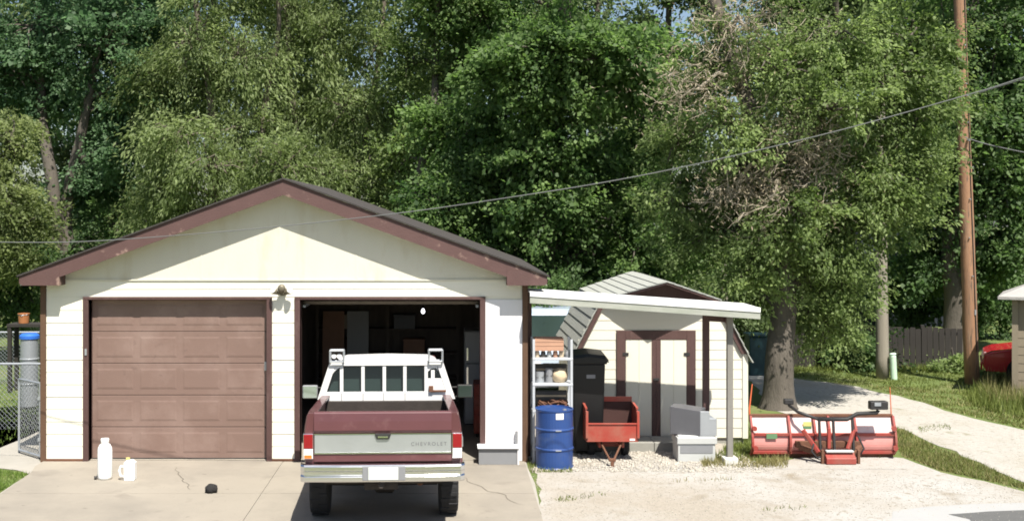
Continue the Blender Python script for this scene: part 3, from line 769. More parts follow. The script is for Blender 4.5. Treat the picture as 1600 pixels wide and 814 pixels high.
# roof shell
def roofsec(y, w, z): return [(-w, y, z - 0.09), (-w + 0.03, y, z - 0.03), (-w + 0.12, y, z), (0, y, z + 0.015), (w - 0.12, y, z), (w - 0.03, y, z - 0.03), (w, y, z - 0.09)]
b = B().grid([roofsec(2.60, 0.72, Zr - 0.035), roofsec(2.66, 0.74, Zr), roofsec(3.3, 0.74, Zr + 0.005), roofsec(3.62, 0.72, Zr - 0.01), roofsec(3.74, 0.70, Zr - 0.05)])
b.grid([[(p[0] * 0.98, p[1], p[2] - 0.03) for p in r] for r in (roofsec(2.60, 0.72, Zr - 0.035), roofsec(3.3, 0.74, Zr + 0.005), roofsec(3.74, 0.70, Zr - 0.05))])
tb(b, "roof", "truck_white", cab, smooth=True)
# pillars
for s in (-1, 1):
    tb(B().bar((s * 0.925, 2.68, 1.27), (s * 0.735, 2.72, Zr - 0.06), 0.05, 0.08), "pillar", "truck_maroon", cab)
    tb(B().bar((s * 0.88, 3.95, 1.27), (s * 0.67, 3.70, Zr - 0.06), 0.06, 0.06), "pillar", "truck_maroon", cab)
    b = B().add([(s * 0.905, 2.72, 1.28), (s * 0.905, 3.9, 1.28), (s * 0.70, 3.68, Zr - 0.09), (s * 0.715, 2.74, Zr - 0.09)], [(0, 1, 2, 3)])
    tb(b, "side_window", "cab_glass", cab)
tb(B().add([(-0.90, 2.63, 1.27), (0.90, 2.63, 1.27), (0.72, 2.68, Zr - 0.05), (-0.72, 2.68, Zr - 0.05)], [(0, 1, 2, 3)]), "rear_window", "cab_glass", cab)
tb(B().add([(-0.86, 3.98, 1.27), (0.86, 3.98, 1.27), (0.66, 3.71, Zr - 0.06), (-0.66, 3.71, Zr - 0.06)], [(0, 1, 2, 3)]), "windshield", "cab_glass", cab)
# hood and front end (inside the garage)
hood = B().grid([[(x, y, z) for x, z in [(-0.93, 0.62), (-0.96, 0.95), (-0.92, zt - 0.03), (-0.80, zt), (0.80, zt), (0.92, zt - 0.03), (0.96, 0.95), (0.93, 0.62)]] for y, zt in ((3.86, 1.29), (4.6, 1.26), (5.2, 1.22))], True)
hood.f.append(tuple(range(8))); hood.f.append(tuple(16 + i for i in range(8)))
hd = tb(hood, "hood", "truck_maroon", bevel=0.015)
tb(B().box(-0.8, 0.8, 5.2, 5.24, 0.78, 1.12), "grille", "chrome", hd, bevel=0.01)
for s in (-1, 1): tb(B().tube([(s * 0.68, 5.235, 0.98), (s * 0.68, 5.26, 0.98)], 0.085, 14), "headlight", "white_lens", hd)
tb(B().box(-0.97, 0.97, 5.22, 5.4, 0.55, 0.74), "front_bumper", "chrome", bevel=0.02)
# wheels
def wheel(x, y, r=0.41, wd=0.24):
    prof = [(r * 0.58, -wd / 2), (r * 0.93, -wd / 2), (r, -wd / 2 + 0.03), (r, wd / 2 - 0.03), (r * 0.93, wd / 2), (r * 0.58, wd / 2)]
    t = B().lathe(prof, (x, y, r), 32, 'x')
    for k in range(32):
        a = 2 * math.pi * k / 32
        mt = Matrix.Translation((x, y, r)) @ Matrix.Rotation(a, 4, 'X')
        off = 0.05 if k % 2 else -0.05
        t.box(-0.055 + off, 0.055 + off, -0.022, 0.022, r - 0.004, r + 0.010, mt)
    wh = tb(t, "wheel", "rubber")
    s = 1 if x > 0 else -1
    tb(B().lathe([(0.02, -0.03), (r * 0.2, -0.02), (r * 0.5, 0.0), (r * 0.57, 0.04)] if s < 0 else [(r * 0.57, -0.04), (r * 0.5, 0.0), (r * 0.2, 0.02), (0.02, 0.03)], (x + s * (wd / 2 - 0.03), y, r), 24, 'x'), "rim", "galvanized", wh)
for x in (-0.82, 0.82):
    wheel(x, 1.22); wheel(x, 4.55)
tb(B().tube([(-0.68, 1.22, 0.41), (-0.18, 1.22, 0.41), (-0.1, 1.22, 0.41), (0.1, 1.22, 0.41), (0.18, 1.22, 0.41), (0.68, 1.22, 0.41)], [0.05, 0.055, 0.15, 0.15, 0.055, 0.05], 12), "rear_axle", "undercarriage", smooth=True)
tb(B().tube([(-0.68, 4.55, 0.41), (0.68, 4.55, 0.41)], 0.05, 10), "front_axle", "undercarriage")
tb(B().box(-0.72, 0.72, 0.3, 4.9, 0.60, 0.68), "chassis", "undercarriage")
tb(B().tube([(0.45, 0.5, 0.56), (0.45, 1.8, 0.56)], 0.045, 10), "exhaust_pipe", "rust")
tb(B().box(-0.93, -0.70, 1.72, 1.74, 0.35, 0.80), "mud_flap", "rubber"); tb(B().box(0.70, 0.93, 1.72, 1.74, 0.35, 0.80), "mud_flap", "rubber")
# headache rack
rk = tb(B().prism([(-0.97, 1.25), (-0.875, 1.25), (-0.715, 1.73), (-0.795, 1.785)], 2.545, 2.595), "headache_rack", "truck_white", bevel=0.006)
tb(B().prism([(0.97, 1.25), (0.875, 1.25), (0.715, 1.73), (0.795, 1.785)], 2.545, 2.595), "rack_post", "truck_white", rk, bevel=0.006)
tb(B().prism([(-0.79, 1.784), (0.79, 1.784), (0.77, 1.725), (-0.77, 1.725)], 2.54, 2.60), "top_rail", "truck_white", rk, bevel=0.006)
tb(B().box(-0.93, 0.93, 2.54, 2.60, 1.22, 1.355), "lower_rail", "truck_white", rk, bevel=0.006)
for x in (-0.63, -0.33, -0.03, 0.26, 0.56):
    tb(B().box(x - 0.024, x + 0.024, 2.55, 2.59, 1.35, 1.73), "rack_bar", "truck_white", rk, bevel=0.004)
for x in (-0.48, -0.18, 0.11, 0.41):
    tb(B().box(x - 0.15, x - 0.145, 2.536, 2.5395, 1.225, 1.35), "rail_seam", "black_metal", rk)
tb(B().prism([(0.585, 1.355), (0.85, 1.355), (0.80, 1.54), (0.585, 1.54)], 2.552, 2.585), "rack_plate", "truck_white", rk, bevel=0.004)
tb(B().prism([(0.57, 1.725), (0.74, 1.725), (0.70, 1.69), (0.63, 1.68), (0.585, 1.64)], 2.552, 2.588), "corner_gusset", "truck_white", rk)
tb(B().prism([(-0.60, 1.726), (-0.73, 1.726), (-0.78, 1.58), (-0.72, 1.66), (-0.66, 1.70)], 2.552, 2.588), "corner_gusset", "truck_white", rk)
tb(B().box(0.60, 0.66, 2.50, 2.55, 1.36, 1.44).box(0.66, 0.84, 2.51, 2.55, 1.36, 1.38), "load_hook", "rust", rk)
tb(B().box(0.63, 0.68, 2.548, 2.59, 1.53, 1.66), "plate_rib", "truck_white", rk)
for s in (-1, 1):
    cg = B()
    x0, x1 = sorted((s * 0.60, s * 0.79))
    for y in (2.50, 2.64):
        for a, c in (((x0, 1.785), (x0, 1.94)), ((x1, 1.785), (x1, 1.94)), ((x0, 1.94), (x1, 1.94)), ((x0, 1.785), (x1, 1.785))):
            cg.tube([(a[0], y, a[1]), (c[0], y, c[1])], 0.012, 6)
    for x in (x0, x1):
        for z in (1.785, 1.94): cg.tube([(x, 2.5, z), (x, 2.64, z)], 0.012, 6)
    cgo = tb(cg, "lamp_cage", "galvanized", rk)
    if s < 0: tb(B().tube([(s * 0.66, 2.52, 1.865), (s * 0.66, 2.60, 1.865)], [0.038, 0.025], 12).tube([(s * 0.735, 2.52, 1.865), (s * 0.735, 2.60, 1.865)], [0.035, 0.025], 12), "work_lamp", "white_lens", cgo)
# mirrors
for s, m in ((-1, "mirror_face"), (1, "cab_glass")):
    x0, x1 = sorted((s * 1.05, s * 1.28))
    mr = tb(B().box(x0, x1, 3.66, 3.72, 1.09, 1.29), "mirror", "grey_box" if s < 0 else "black_metal", bevel=0.02)
    tb(B().box(x0 + 0.015, x1 - 0.015, 3.652, 3.6595, 1.105, 1.275), "mirror_glass", m, mr)
    tb(B().tube([(s * 0.90, 3.72, 1.05), (s * 1.10, 3.70, 1.13)], 0.012, 6).tube([(s * 0.88, 3.72, 1.24), (s * 1.10, 3.70, 1.25)], 0.012, 6), "mirror_arm", "black_metal", mr)
TY = 13.60
tr.location = (GX(598, TY), TY, 0.022)
tr.rotation_euler = (0, 0, R(2.1))

# ------------------------------------------------------------------ white cylinder, jug, rag on the drive
def lp(u, v): return Vector((*G(u, v), 0.0225))
p = lp(164, 750)
cy = thing("gas_cylinder", "tall white gas cylinder standing in front of the closed garage door", "cylinder", p)
B().lathe([(0.085, 0.0), (0.10, 0.008), (0.105, 0.04), (0.105, 0.40), (0.098, 0.455), (0.075, 0.50), (0.05, 0.52), (0.0, 0.525)], p, 24).build("tank", "plastic_white", cy, smooth=True)
B().lathe([(0.05, 0.51), (0.058, 0.52), (0.06, 0.575), (0.055, 0.59), (0.0, 0.592)], p, 20).build("valve_collar", "plastic_white", cy, smooth=True)
B().tube([p + Vector((-0.10, -0.05, 0.03)), p + Vector((-0.14, -0.06, 0.03))], 0.022, 8).build("valve_knob", "black_metal", cy)
p = lp(201, 752)
jg = thing("plastic_jug", "short white plastic jug with side handle on the driveway", "jug", p)
B().box(p.x - 0.055, p.x + 0.10, p.y - 0.07, p.y + 0.07, p.z, p.z + 0.27).box(p.x - 0.03, p.x + 0.075, p.y - 0.05, p.y + 0.05, p.z + 0.268, p.z + 0.295).build("body", "plastic_white", jg, bevel=0.02)
B().lathe([(0.028, 0.29), (0.03, 0.295), (0.03, 0.325), (0.0, 0.327)], p + Vector((-0.01, 0, 0)), 14).build("cap", "sticker_yellow", jg)
B().tube([p + Vector((-0.05, 0, 0.20)), p + Vector((-0.11, 0, 0.20)), p + Vector((-0.135, 0, 0.14)), p + Vector((-0.12, 0, 0.06)), p + Vector((-0.05, 0, 0.05))], 0.019, 8).build("handle", "plastic_white", jg, smooth=True)
p = lp(330, 772)
rg = B()
import mathutils.noise as mnoise
rws = []
for i in range(9):
    th = math.pi * i / 8; row = []
    for k in range(16):
        ph = 2 * math.pi * k / 16
        q = Vector((math.sin(th) * math.cos(ph), math.sin(th) * math.sin(ph), math.cos(th)))
        r_ = 1 + 0.45 * mnoise.noise(q * 2.3) + 0.2 * mnoise.noise(q * 5.1)
        row.append((p.x + q.x * 0.085 * r_, p.y + q.y * 0.07 * r_, max(p.z, p.z + 0.05 + q.z * 0.075 * r_)))
    rws.append(row)
rg.grid(rws, True)
single(rg, "crumpled_rag", "black_cloth", "small crumpled black rag lying on the concrete drive", "rag", p, smooth=True)

# ------------------------------------------------------------------ shed
YS = 19.40
def sx(u): return GX(u, YS)
def sz(v): return GZ(v, YS)
shd = thing("shed", "cream gambrel-roof garden shed with brown double doors", "shed", (sx(1031), YS, 0))
sc = sx(1031); hw = 1.44; ze = 1.58; hb = 0.98; zb_ = 2.42; za = 2.74; YSB = 22.2; fl_ = 0.10
def halfw(z):
    if z <= ze: return hw
    if z <= zb_: return hw - (hw - hb) * (z - ze) / (zb_ - ze)
    return max(0.0, hb * (za - z) / (za - zb_))
out = [(sc - hw, fl_), (sc + hw, fl_), (sc + hw, ze), (sc + hb, zb_), (sc, za), (sc - hb, zb_), (sc - hw, ze)]
B().prism(out, YS, YSB).build("wall", "shed_cream", shd)
DX0, DX1 = sx(963), sx(1086); DZ1 = sz(516); DZ0 = fl_ + 0.02
def sspans(z):
    h = halfw(z)
    if z < DZ1: return [(sc - h + 0.005, DX0 - 0.01), (DX1 + 0.01, sc + h - 0.005)]
    return [(sc - h + 0.005, sc + h - 0.005)]
siding(shd, sspans, YS - 0.001, fl_ + 0.01, zb_ - 0.02, 0.165, "shed_cream")
B().prism([(sc - hb + 0.02, zb_), (sc + hb - 0.02, zb_), (sc, za - 0.02)], YS - 0.02, YS - 0.003).build("gable_board", "brown_trim", shd)
for s in (-1, 1):
    B().box(sc + s * hw - 0.045, sc + s * hw + 0.045, YS - 0.035, YS + 0.03, fl_, ze).build("corner_trim", "shed_cream", shd)
    # rake trim on the steep lower slope
    B().prism([(sc + s * (hw + 0.03), ze - 0.06), (sc + s * (hb + 0.02), zb_), (sc + s * (hb - 0.07), zb_), (sc + s * (hw - 0.07), ze - 0.05)], YS - 0.06, YS - 0.025).build("rake_trim", "brown_trim", shd)
    # shingle courses, lower slope (receding strips) and upper slope
    L = [Vector((sc + s * (hw + 0.10), 0, ze - 0.20)), Vector((sc + s * (hb + 0.015), 0, zb_ + 0.02))]
    U = [Vector((sc + s * (hb + 0.04), 0, zb_ + 0.005)), Vector((sc, 0, za + 0.03))]
    for (a, b_), n_, hood_ in ((L, 7, 0), (U, 7, 1)):
        dirv = (b_ - a).normalized(); nr = Vector((dirv.z * s, 0, -dirv.x * s));
        if nr.z < 0: nr = -nr
        for k in range(n_):
            p0 = a.lerp(b_, k / n_); p1 = a.lerp(b_, (k + 1.12) / n_ if k < n_ - 1 else 1)
            q = [p0 + nr * 0.028, p0 + nr * 0.006, p1 + nr * 0.0, p1 + nr * 0.012]
            ya = YS - 0.10
            if hood_:  # ridge projects forward as a small prow
                ya0 = YS - 0.10 - 0.56 * (k / n_); ya1 = YS - 0.10 - 0.56 * (min(k + 1.12, n_) / n_)
            else: ya0 = ya1 = ya
            vs = [(q[0].x, ya0, q[0].z), (q[1].x, ya0, q[1].z), (q[2].x, ya1, q[2].z), (q[3].x, ya1, q[3].z)]
            vs += [(v_[0], YSB + 0.1, v_[2]) for v_ in vs]
            bb = B().add(vs, [(0, 1, 2, 3), (7, 6, 5, 4), (0, 4, 5, 1), (1, 5, 6, 2), (2, 6, 7, 3), (3, 7, 4, 0)])
            bb.build("shingle_course", "shed_shingle", shd)
    # hood soffit
    a, b_ = U
    bb = B().add([(a.x, YS - 0.09, a.z - 0.035), (b_.x, YS - 0.64, b_.z - 0.035), (b_.x, YS, b_.z - 0.035), (a.x, YS, a.z - 0.035),
                  (a.x, YS - 0.09, a.z - 0.002), (b_.x, YS - 0.64, b_.z - 0.002), (b_.x, YS, b_.z - 0.002), (a.x, YS, a.z - 0.002)],
                 [(0, 1, 2, 3), (4, 7, 6, 5), (0, 4, 5, 1), (1, 5, 6, 2), (2, 6, 7, 3), (3, 7, 4, 0)])
    bb.build("hood_soffit", "brown_trim", shd)
# double doors
fw = 0.15
B().box(DX0, DX0 + fw, YS - 0.05, YS - 0.002, DZ0, DZ1).build("door_frame", "brown_trim", shd, bevel=0.004)
B().box(DX1 - fw, DX1, YS - 0.05, YS - 0.002, DZ0, DZ1).build("door_frame", "brown_trim", shd, bevel=0.004)
B().box(DX0 + fw + .001, DX1 - fw - .001, YS - 0.05, YS - 0.002, DZ1 - fw, DZ1).build("door_frame", "brown_trim", shd, bevel=0.004)
mid = (DX0 + DX1) / 2
for s in (-1, 1):
    x0, x1 = sorted((mid, mid + s * ((DX1 - DX0) / 2 - fw)))
    lf = B().box(x0 + 0.004, x1 - 0.004, YS - 0.035, YS - 0.004, DZ0 + 0.01, DZ1 - fw - 0.005).build("door_leaf", "shed_cream", shd)
    xs0 = mid + s * 0.075
    B().box(min(mid, xs0) + 0.002, max(mid, xs0) - 0.002, YS - 0.05, YS - 0.0355, DZ0 + 0.01, DZ1 - fw - 0.006).build("meeting_stile", "brown_trim", lf)
    xa, xb = (x0 + 0.01, xs0 - 0.004) if s < 0 else (xs0 + 0.004, x1 - 0.01)
    xm = (xa + xb) / 2
    for c0, c1 in ((xa, xm - 0.006), (xm + 0.006, xb)):
        B().box(c0, c1, YS - 0.044, YS - 0.0355, DZ0 + 0.03, DZ1 - fw - 0.015).build("door_plank", "shed_cream", lf)
    for zz in (0.5, 1.5):
        xh = DX0 + fw if s < 0 else DX1 - fw
        B().box(xh - 0.05, xh + 0.05, YS - 0.058, YS - 0.0505, zz, zz + 0.05).build("hinge", "black_metal", lf)
B().box(mid - 0.05, mid + 0.05, YS - 0.07, YS - 0.0505, 1.08, 1.12).build("latch", "black_metal", shd)
B().box(sc - hw + 0.02, sc + hw - 0.02, YS + 0.02, YSB - 0.02, 0.0, fl_ - 0.001).build("foundation", "block_grey", shd)
# concrete step in front of the shed
st = thing("concrete_step", "low grey concrete block step below the shed doors", "step", (3.2, 18.9, 0))
xa, xb = GX(905, 18.7), GX(1062, 18.7)
nb = 4; wv_ = (xb - xa) / nb
for k in range(nb):
    B().box(xa + k * wv_ + 0.004, xa + (k + 1) * wv_ - 0.004, 18.72, 19.30, 0.0, 0.15 + random.uniform(0, 0.006)).build("concrete_block", "block_grey", st, bevel=0.008)

# ------------------------------------------------------------------ awning between garage and shed
YA0, YA1 = 17.55, 18.50
aw = thing("awning", "white sloping metal awning reaching from the garage over the shed front", "awning", (3.0, 17.9, 0))
ax0, ax1 = GX(828, YA0), GX(1188, YA0)
zt0, zt1 = GZ(456, YA0), GZ(481, YA0)
def az(x): return zt0 + (zt1 - zt0) * (x - ax0) / (ax1 - ax0)
npan = 9
for k in range(npan):
    xa = ax0 + (ax1 - ax0) * k / npan; xb = ax0 + (ax1 - ax0) * (k + 1) / npan - 0.006
    b = B().prism([(xa, az(xa)), (xb, az(xb)), (xb, az(xb) - 0.02), (xa, az(xa) - 0.02)], YA0 + 0.012, YA1)
    b.build("roof_panel", "awning_white", aw)
B().prism([(ax0, az(ax0) + 0.006), (ax1, az(ax1) + 0.006), (ax1, az(ax1) - 0.07), (ax0, az(ax0) - 0.07)], YA0 - 0.02, YA0 + 0.01).build("gutter_edge", "awning_white", aw, bevel=0.006)
B().prism([(ax0, az(ax0) - 0.071), (ax1 , az(ax1) - 0.071), (ax1, az(ax1) - 0.175), (ax0, az(ax0) - 0.175)], YA0 - 0.005, YA0 + 0.035).build("fascia_board", "awning_fascia", aw, bevel=0.004)
B().prism([(ax0, az(ax0) - 0.022), (ax1, az(ax1) - 0.022), (ax1, az(ax1) - 0.14), (ax0, az(ax0) - 0.14)], YA1 - 0.06, YA1 - 0.01).build("rear_beam", "brown_trim", aw)
B().prism([(YA0 + .04, az(ax1) - 0.03), (YA1 - .061, az(ax1) - 0.03), (YA1 - .061, az(ax1) - 0.14), (YA0 + .04, az(ax1) - 0.14)], ax1 - 0.05, ax1 - 0.01, 'x').build("end_beam", "awning_white", aw)
pxf = GX(1140, 17.85)
B().box(pxf - 0.045, pxf + 0.045, 17.80, 17.89, 0.10, az(pxf) - 0.02).build("post", "post_grey", aw, bevel=0.005)
B().box(pxf - 0.11, pxf + 0.11, 17.73, 17.96, 0.0, 0.11).build("footing", "footing", aw, bevel=0.02)
pxr = GX(1103, 18.42)
B().box(pxr - 0.05, pxr + 0.05, 18.38, 18.47, 0.0, az(pxr) - 0.02).build("post", "brown_trim", aw, bevel=0.005)
B().box(ax0 + 0.01, ax0 + 0.09, 18.38, 18.47, 0.0, az(ax0) - 0.142).build("post", "brown_trim", aw, bevel=0.005)
B().prism([(pxr - 0.05, az(pxr) - 0.18), (pxf + 0.04, az(pxf) - 0.18), (pxf + 0.04, az(pxf) - 0.30), (pxr - 0.05, az(pxr) - 0.30)], 18.10, 18.14).build("cross_beam", "brown_trim", aw)
B().prism([(17.88, az(pxf) - 0.19), (18.40, az(pxf) - 0.19), (18.40, az(pxf) - 0.29), (17.88, az(pxf) - 0.29)], pxf + .0, pxf + 0.039, 'x').build("side_beam", "brown_trim", aw)

# ------------------------------------------------------------------ shelf rack with its contents, drum
YK = 17.85
kx0, kx1 = GX(834, YK), GX(893, YK)
rk2 = thing("shelf_rack", "open grey metal shelf rack under the awning behind the blue drum", "shelf rack", ((kx0 + kx1) / 2, YK + 0.2, 0))
kt = GZ(530, YK)
for x in (kx0, kx1):
    for y in (YK, YK + 0.42):
        B().box(x - 0.018, x + 0.018, y - 0.018, y + 0.018, 0.0, kt).build("upright", "shelf_metal", rk2)
kz = [GZ(v, YK) for v in (559, 599, 641, 700)]
for z in kz:
    s_ = B().box(kx0 - 0.02, kx1 + 0.02, YK - 0.022, YK + 0.44, z - 0.035, z).build("shelf_plate", "shelf_metal", rk2, bevel=0.004)
def item(b, name, m, label, cat, org, **k): return single(b, name, m, label, cat, org, **k)
x = (kx0 + kx1) / 2
cr = thing("wooden_crate", "orange tan slatted crate on the top of the shelf rack", "crate", (x - 0.06, YK + 0.15, kz[0] + 0.12))
zc = kz[0] + 0.12
for k in range(3):
    B().box(kx0 + 0.02, kx1 - 0.12, YK + 0.02, YK + 0.035, zc + k * 0.062, zc + k * 0.062 + 0.055).build("slat", "tan_crate", cr)
    B().box(kx0 + 0.02, kx1 - 0.12, YK + 0.30, YK + 0.315, zc + k * 0.062, zc + k * 0.062 + 0.055).build("slat", "tan_crate", cr)
B().box(kx0 + 0.02, kx0 + 0.04, YK + 0.036, YK + 0.299, zc - 0.0, zc + 0.18).build("end_panel", "tan_crate", cr)
B().box(kx1 - 0.14, kx1 - 0.12, YK + 0.036, YK + 0.299, zc - 0.0, zc + 0.18).build("end_panel", "tan_crate", cr)
B().box(kx0 + 0.02, kx1 - 0.12, YK + 0.02, YK + 0.315, zc - 0.012, zc - 0.001).build("bottom_board", "tan_crate", cr)
jm = ["jar_tan", "jar_dark", "cooler_white", "tan_crate", "jar_tan", "grey_box"]
jl = ["tan lidded jar under the crate on the rack", "dark lidded jar under the crate on the rack", "white lidded jar under the crate on the rack", "orange lidded jar under the crate on the rack", "second tan jar, beside the orange jar on the rack", "grey lidded jar at the end of the jar row on the rack"]
for k in range(6):
    q = Vector((kx0 + 0.06 + k * 0.095, YK + 0.1, kz[0] + 0.0005))
    j_ = thing("jar", jl[k], "jar", q, "jars on the shelf rack")
    B().lathe([(0.034, 0), (0.038, 0.006), (0.038, 0.075), (0.028, 0.09)], q, 12).build("glass", jm[k], j_, smooth=True)
    B().lathe([(0.03, 0.0905), (0.03, 0.107), (0.0, 0.1075)], q, 12).build("lid", "galvanized", j_)
# middle shelf: paint cans and a round sack
for k, (dx, m, r_, h_, lb) in enumerate([(0.10, "galvanized", 0.075, 0.17, "galvanized paint can on the middle rack shelf"), (0.25, "grey_box", 0.06, 0.22, "tall grey can on the middle rack shelf")]):
    q = Vector((kx0 + dx, YK + 0.13, kz[1] + 0.0005)); cn = thing("paint_can", lb, "can", q, "cans on the shelf rack")
    B().lathe([(r_, 0), (r_, h_ - 0.01), (r_ * 1.03, h_), (r_ * 0.9, h_ + 0.002)], q, 18).build("body", m, cn)
    B().tube([q + Vector((-r_, 0, h_ * 0.8)), q + Vector((-r_ * 0.8, -r_ * .9, h_ * 0.5)), q + Vector((r_ * 0.8, -r_ * .9, h_ * 0.5)), q + Vector((r_, 0, h_ * 0.8))], 0.005, 5).build("handle", "black_metal", cn)
q = Vector((kx1 - 0.17, YK + 0.16, kz[1]))
b = B(); rws = []
for i in range(11):
    th = math.pi * i / 10; row = []
    for k in range(18):
        ph = 2 * math.pi * k / 18; d_ = Vector((math.sin(th) * math.cos(ph), math.sin(th) * math.sin(ph), math.cos(th)))
        r_ = 1 + 0.25 * mnoise.noise(d_ * 2.0)
        row.append((q.x + d_.x * 0.13 * r_, q.y + d_.y * 0.12 * r_, max(q.z, q.z + 0.10 + d_.z * 0.12 * r_)))
    rws.append(row)
b.grid(rws, True); single(b, "cloth_sack", "sack", "bulging tan sack on the middle rack shelf", "sack", q, smooth=True)
# lower shelf: rusty coils of chain
for k, dx in enumerate((0.16, 0.34, 0.47)):
    q = Vector((kx0 + dx, YK + 0.16, kz[2]))
    b = B()
    for c_ in range(5):
        pts = []
        ox, oy = random.uniform(-.02, .02), random.uniform(-.02, .02); rr = random.uniform(0.06, 0.10); t1, t2 = random.uniform(-.9, .9), random.uniform(-.6, .6)
        for a in np.linspace(0, 2 * math.pi, 17):
            pts.append((q.x + ox + rr * math.cos(a), q.y + oy + rr * math.sin(a) * 0.8, q.z + 0.105 + c_ * 0.006 + 0.075 * math.sin(a + t1 * 3) * (0.6 + 0.4 * t2)))
        b.tube(pts, 0.013, 6, False)
    zmin = min(v_[2] for v_ in b.v); b.v = [(v_[0], v_[1], v_[2] - zmin + q.z) for v_ in b.v]
    single(b, "chain_coil", "rust", ["rusty coil at the drum end of the lower rack shelf", "rusty coil in the middle of the lower rack shelf", "rusty coil at the shed end of the lower rack shelf"][k], "chain", q, "rusty coils on the shelf rack")
for k, (z_, lb) in enumerate(((kz[1], "dark carton at the back of the rack's middle shelf"), (kz[2], "dark carton behind the rusty coils on the rack"))):
    q = Vector(((kx0 + kx1) / 2, YK + 0.33, z_ + 0.0005))
    cb = thing("dark_carton", lb, "carton", q, "cartons on the shelf rack")
    B().box(kx0 + 0.04, kx1 - 0.04, YK + 0.27, YK + 0.40, z_ + 0.0005, z_ + 0.26).build("carton", "jar_dark", cb, bevel=0.008)
    B().box(kx0 + 0.06, kx1 - 0.06, YK + 0.265, YK + 0.2695, z_ + 0.17, z_ + 0.20).build("tape", "sack", cb)
# blue drum
YD = 17.62
q = Vector((GX(866, YD), YD, 0.006)); rd = 0.285; hd_ = 0.90
dm = thing("steel_drum", "blue steel drum with white label in front of the shelf rack", "drum", q)
prof = [(rd - 0.02, 0.0), (rd + 0.006, 0.0), (rd + 0.008, 0.02), (rd, 0.03)]
for zz in (0.30, 0.60):
    prof += [(rd, zz - 0.02), (rd + 0.012, zz - 0.008), (rd + 0.012, zz + 0.008), (rd, zz + 0.02)]
prof += [(rd, hd_ - 0.03), (rd + 0.008, hd_ - 0.02), (rd + 0.008, hd_), (rd - 0.012, hd_), (rd - 0.014, hd_ - 0.02), (0.0, hd_ - 0.021)]
B().lathe(prof, q, 40).build("shell", "drum_blue", dm, bevel=0)
bung = B().lathe([(0.03, 0), (0.03, 0.02), (0.0, 0.021)], q + Vector((0.15, -0.1, hd_ - 0.021)), 12).build("bung", "galvanized", dm)
def curved_label(b, q, r, a0, a1, z0, z1, n=8):
    rows_ = []
    for i in range(n + 1):
        a = a0 + (a1 - a0) * i / n
        rows_.append([(q.x + r * math.sin(a), q.y - r * math.cos(a), q.z + z) for z in (z0, z1)])
    return b.grid(rows_)
curved_label(B(), q, rd + 0.003, 0.0, 0.42, 0.77, 0.86).build("label", "sticker_white", dm)
for zz in (0.30, 0.60): curved_label(B(), q, rd + 0.0145, -0.02, 0.28, zz - 0.008, zz + 0.008).build("hoop_strip", "galvanized", dm)  # narrow metal-coloured strips on the front of both hoops

# ------------------------------------------------------------------ black wheeled bin
YW = 18.35
wx0, wx1 = GX(893, YW), GX(948, YW); wz = GZ(556, YW)
wb = thing("wheeled_bin", "tall black wheeled rubbish bin standing against the shed", "bin", ((wx0 + wx1) / 2, YW + 0.3, 0.0))
b = B().add([(wx0 + 0.06, YW + 0.06, 0.06), (wx1 - 0.06, YW + 0.06, 0.06), (wx1 - 0.06, YW + 0.52, 0.06), (wx0 + 0.06, YW + 0.52, 0.06),
             (wx0, YW, wz - 0.12), (wx1 - 0.02, YW, wz - 0.12), (wx1 - 0.02, YW + 0.66, wz - 0.12), (wx0, YW + 0.66, wz - 0.12)],
            [(0, 3, 2, 1), (4, 5, 6, 7), (0, 1, 5, 4), (1, 2, 6, 5), (2, 3, 7, 6), (3, 0, 4, 7)])
b.build("body", "bin_black", wb, bevel=0.03)
B().box(wx0 - 0.02, wx1 + 0.005, YW - 0.03, YW + 0.68, wz - 0.13, wz - 0.08).build("rim", "bin_black", wb, bevel=0.015)
ld = B().grid([[(wx0 - 0.03, y, wz - 0.078 + a), (wx0 + 0.03, y, wz - 0.02 + a), ((wx0 + wx1) / 2, y, wz + 0.01 + a), (wx1 - 0.02, y, wz - 0.02 + a), (wx1 + 0.03, y, wz - 0.078 + a)] for y, a in ((YW - 0.05, -0.02), (YW + 0.05, 0.02), (YW + 0.6, 0.05), (YW + 0.72, 0.02))])
ld.f.append((0, 1, 2, 3, 4)); ld.f.append((15, 16, 17, 18, 19)); ld.f.append((0, 4, 19, 15))
ldo = ld.build("lid", "bin_black", wb)
B().box((wx0 + wx1) / 2 - 0.04, (wx0 + wx1) / 2 + 0.1, YW - 0.004 + .01, YW + 0.02, wz - 0.36, wz - 0.30).build("emblem", "grey_box", wb)
B().tube([(wx0 + 0.04, YW + 0.74, wz - 0.06), (wx1 - 0.04, YW + 0.74, wz - 0.06)], 0.02, 8).box(wx0 + .05, wx0 + .09, YW + .66, YW + .75, wz - .09, wz - .05).box(wx1 - .09, wx1 - .05, YW + .66, YW + .75, wz - .09, wz - .05).build("handle", "bin_black", wb)
for x in (wx0 - 0.0, wx1 - 0.02):
    wo = B().lathe([(0.05, -0.03), (0.13, -0.03), (0.14, -0.02), (0.14, 0.02), (0.13, 0.03), (0.05, 0.03)], (x, YW + 0.58, 0.14), 20, 'x').build("wheel", "rubber", wb)
    B().lathe([(0.01, -0.034), (0.06, -0.032), (0.06, 0.032), (0.01, 0.034)], (x, YW + 0.58, 0.14), 14, 'x').build("hub", "grey_box", wo)
B().tube([(wx0, YW + 0.58, 0.14), (wx1 - 0.02, YW + 0.58, 0.14)], 0.015, 8).build("axle", "black_metal", wb)

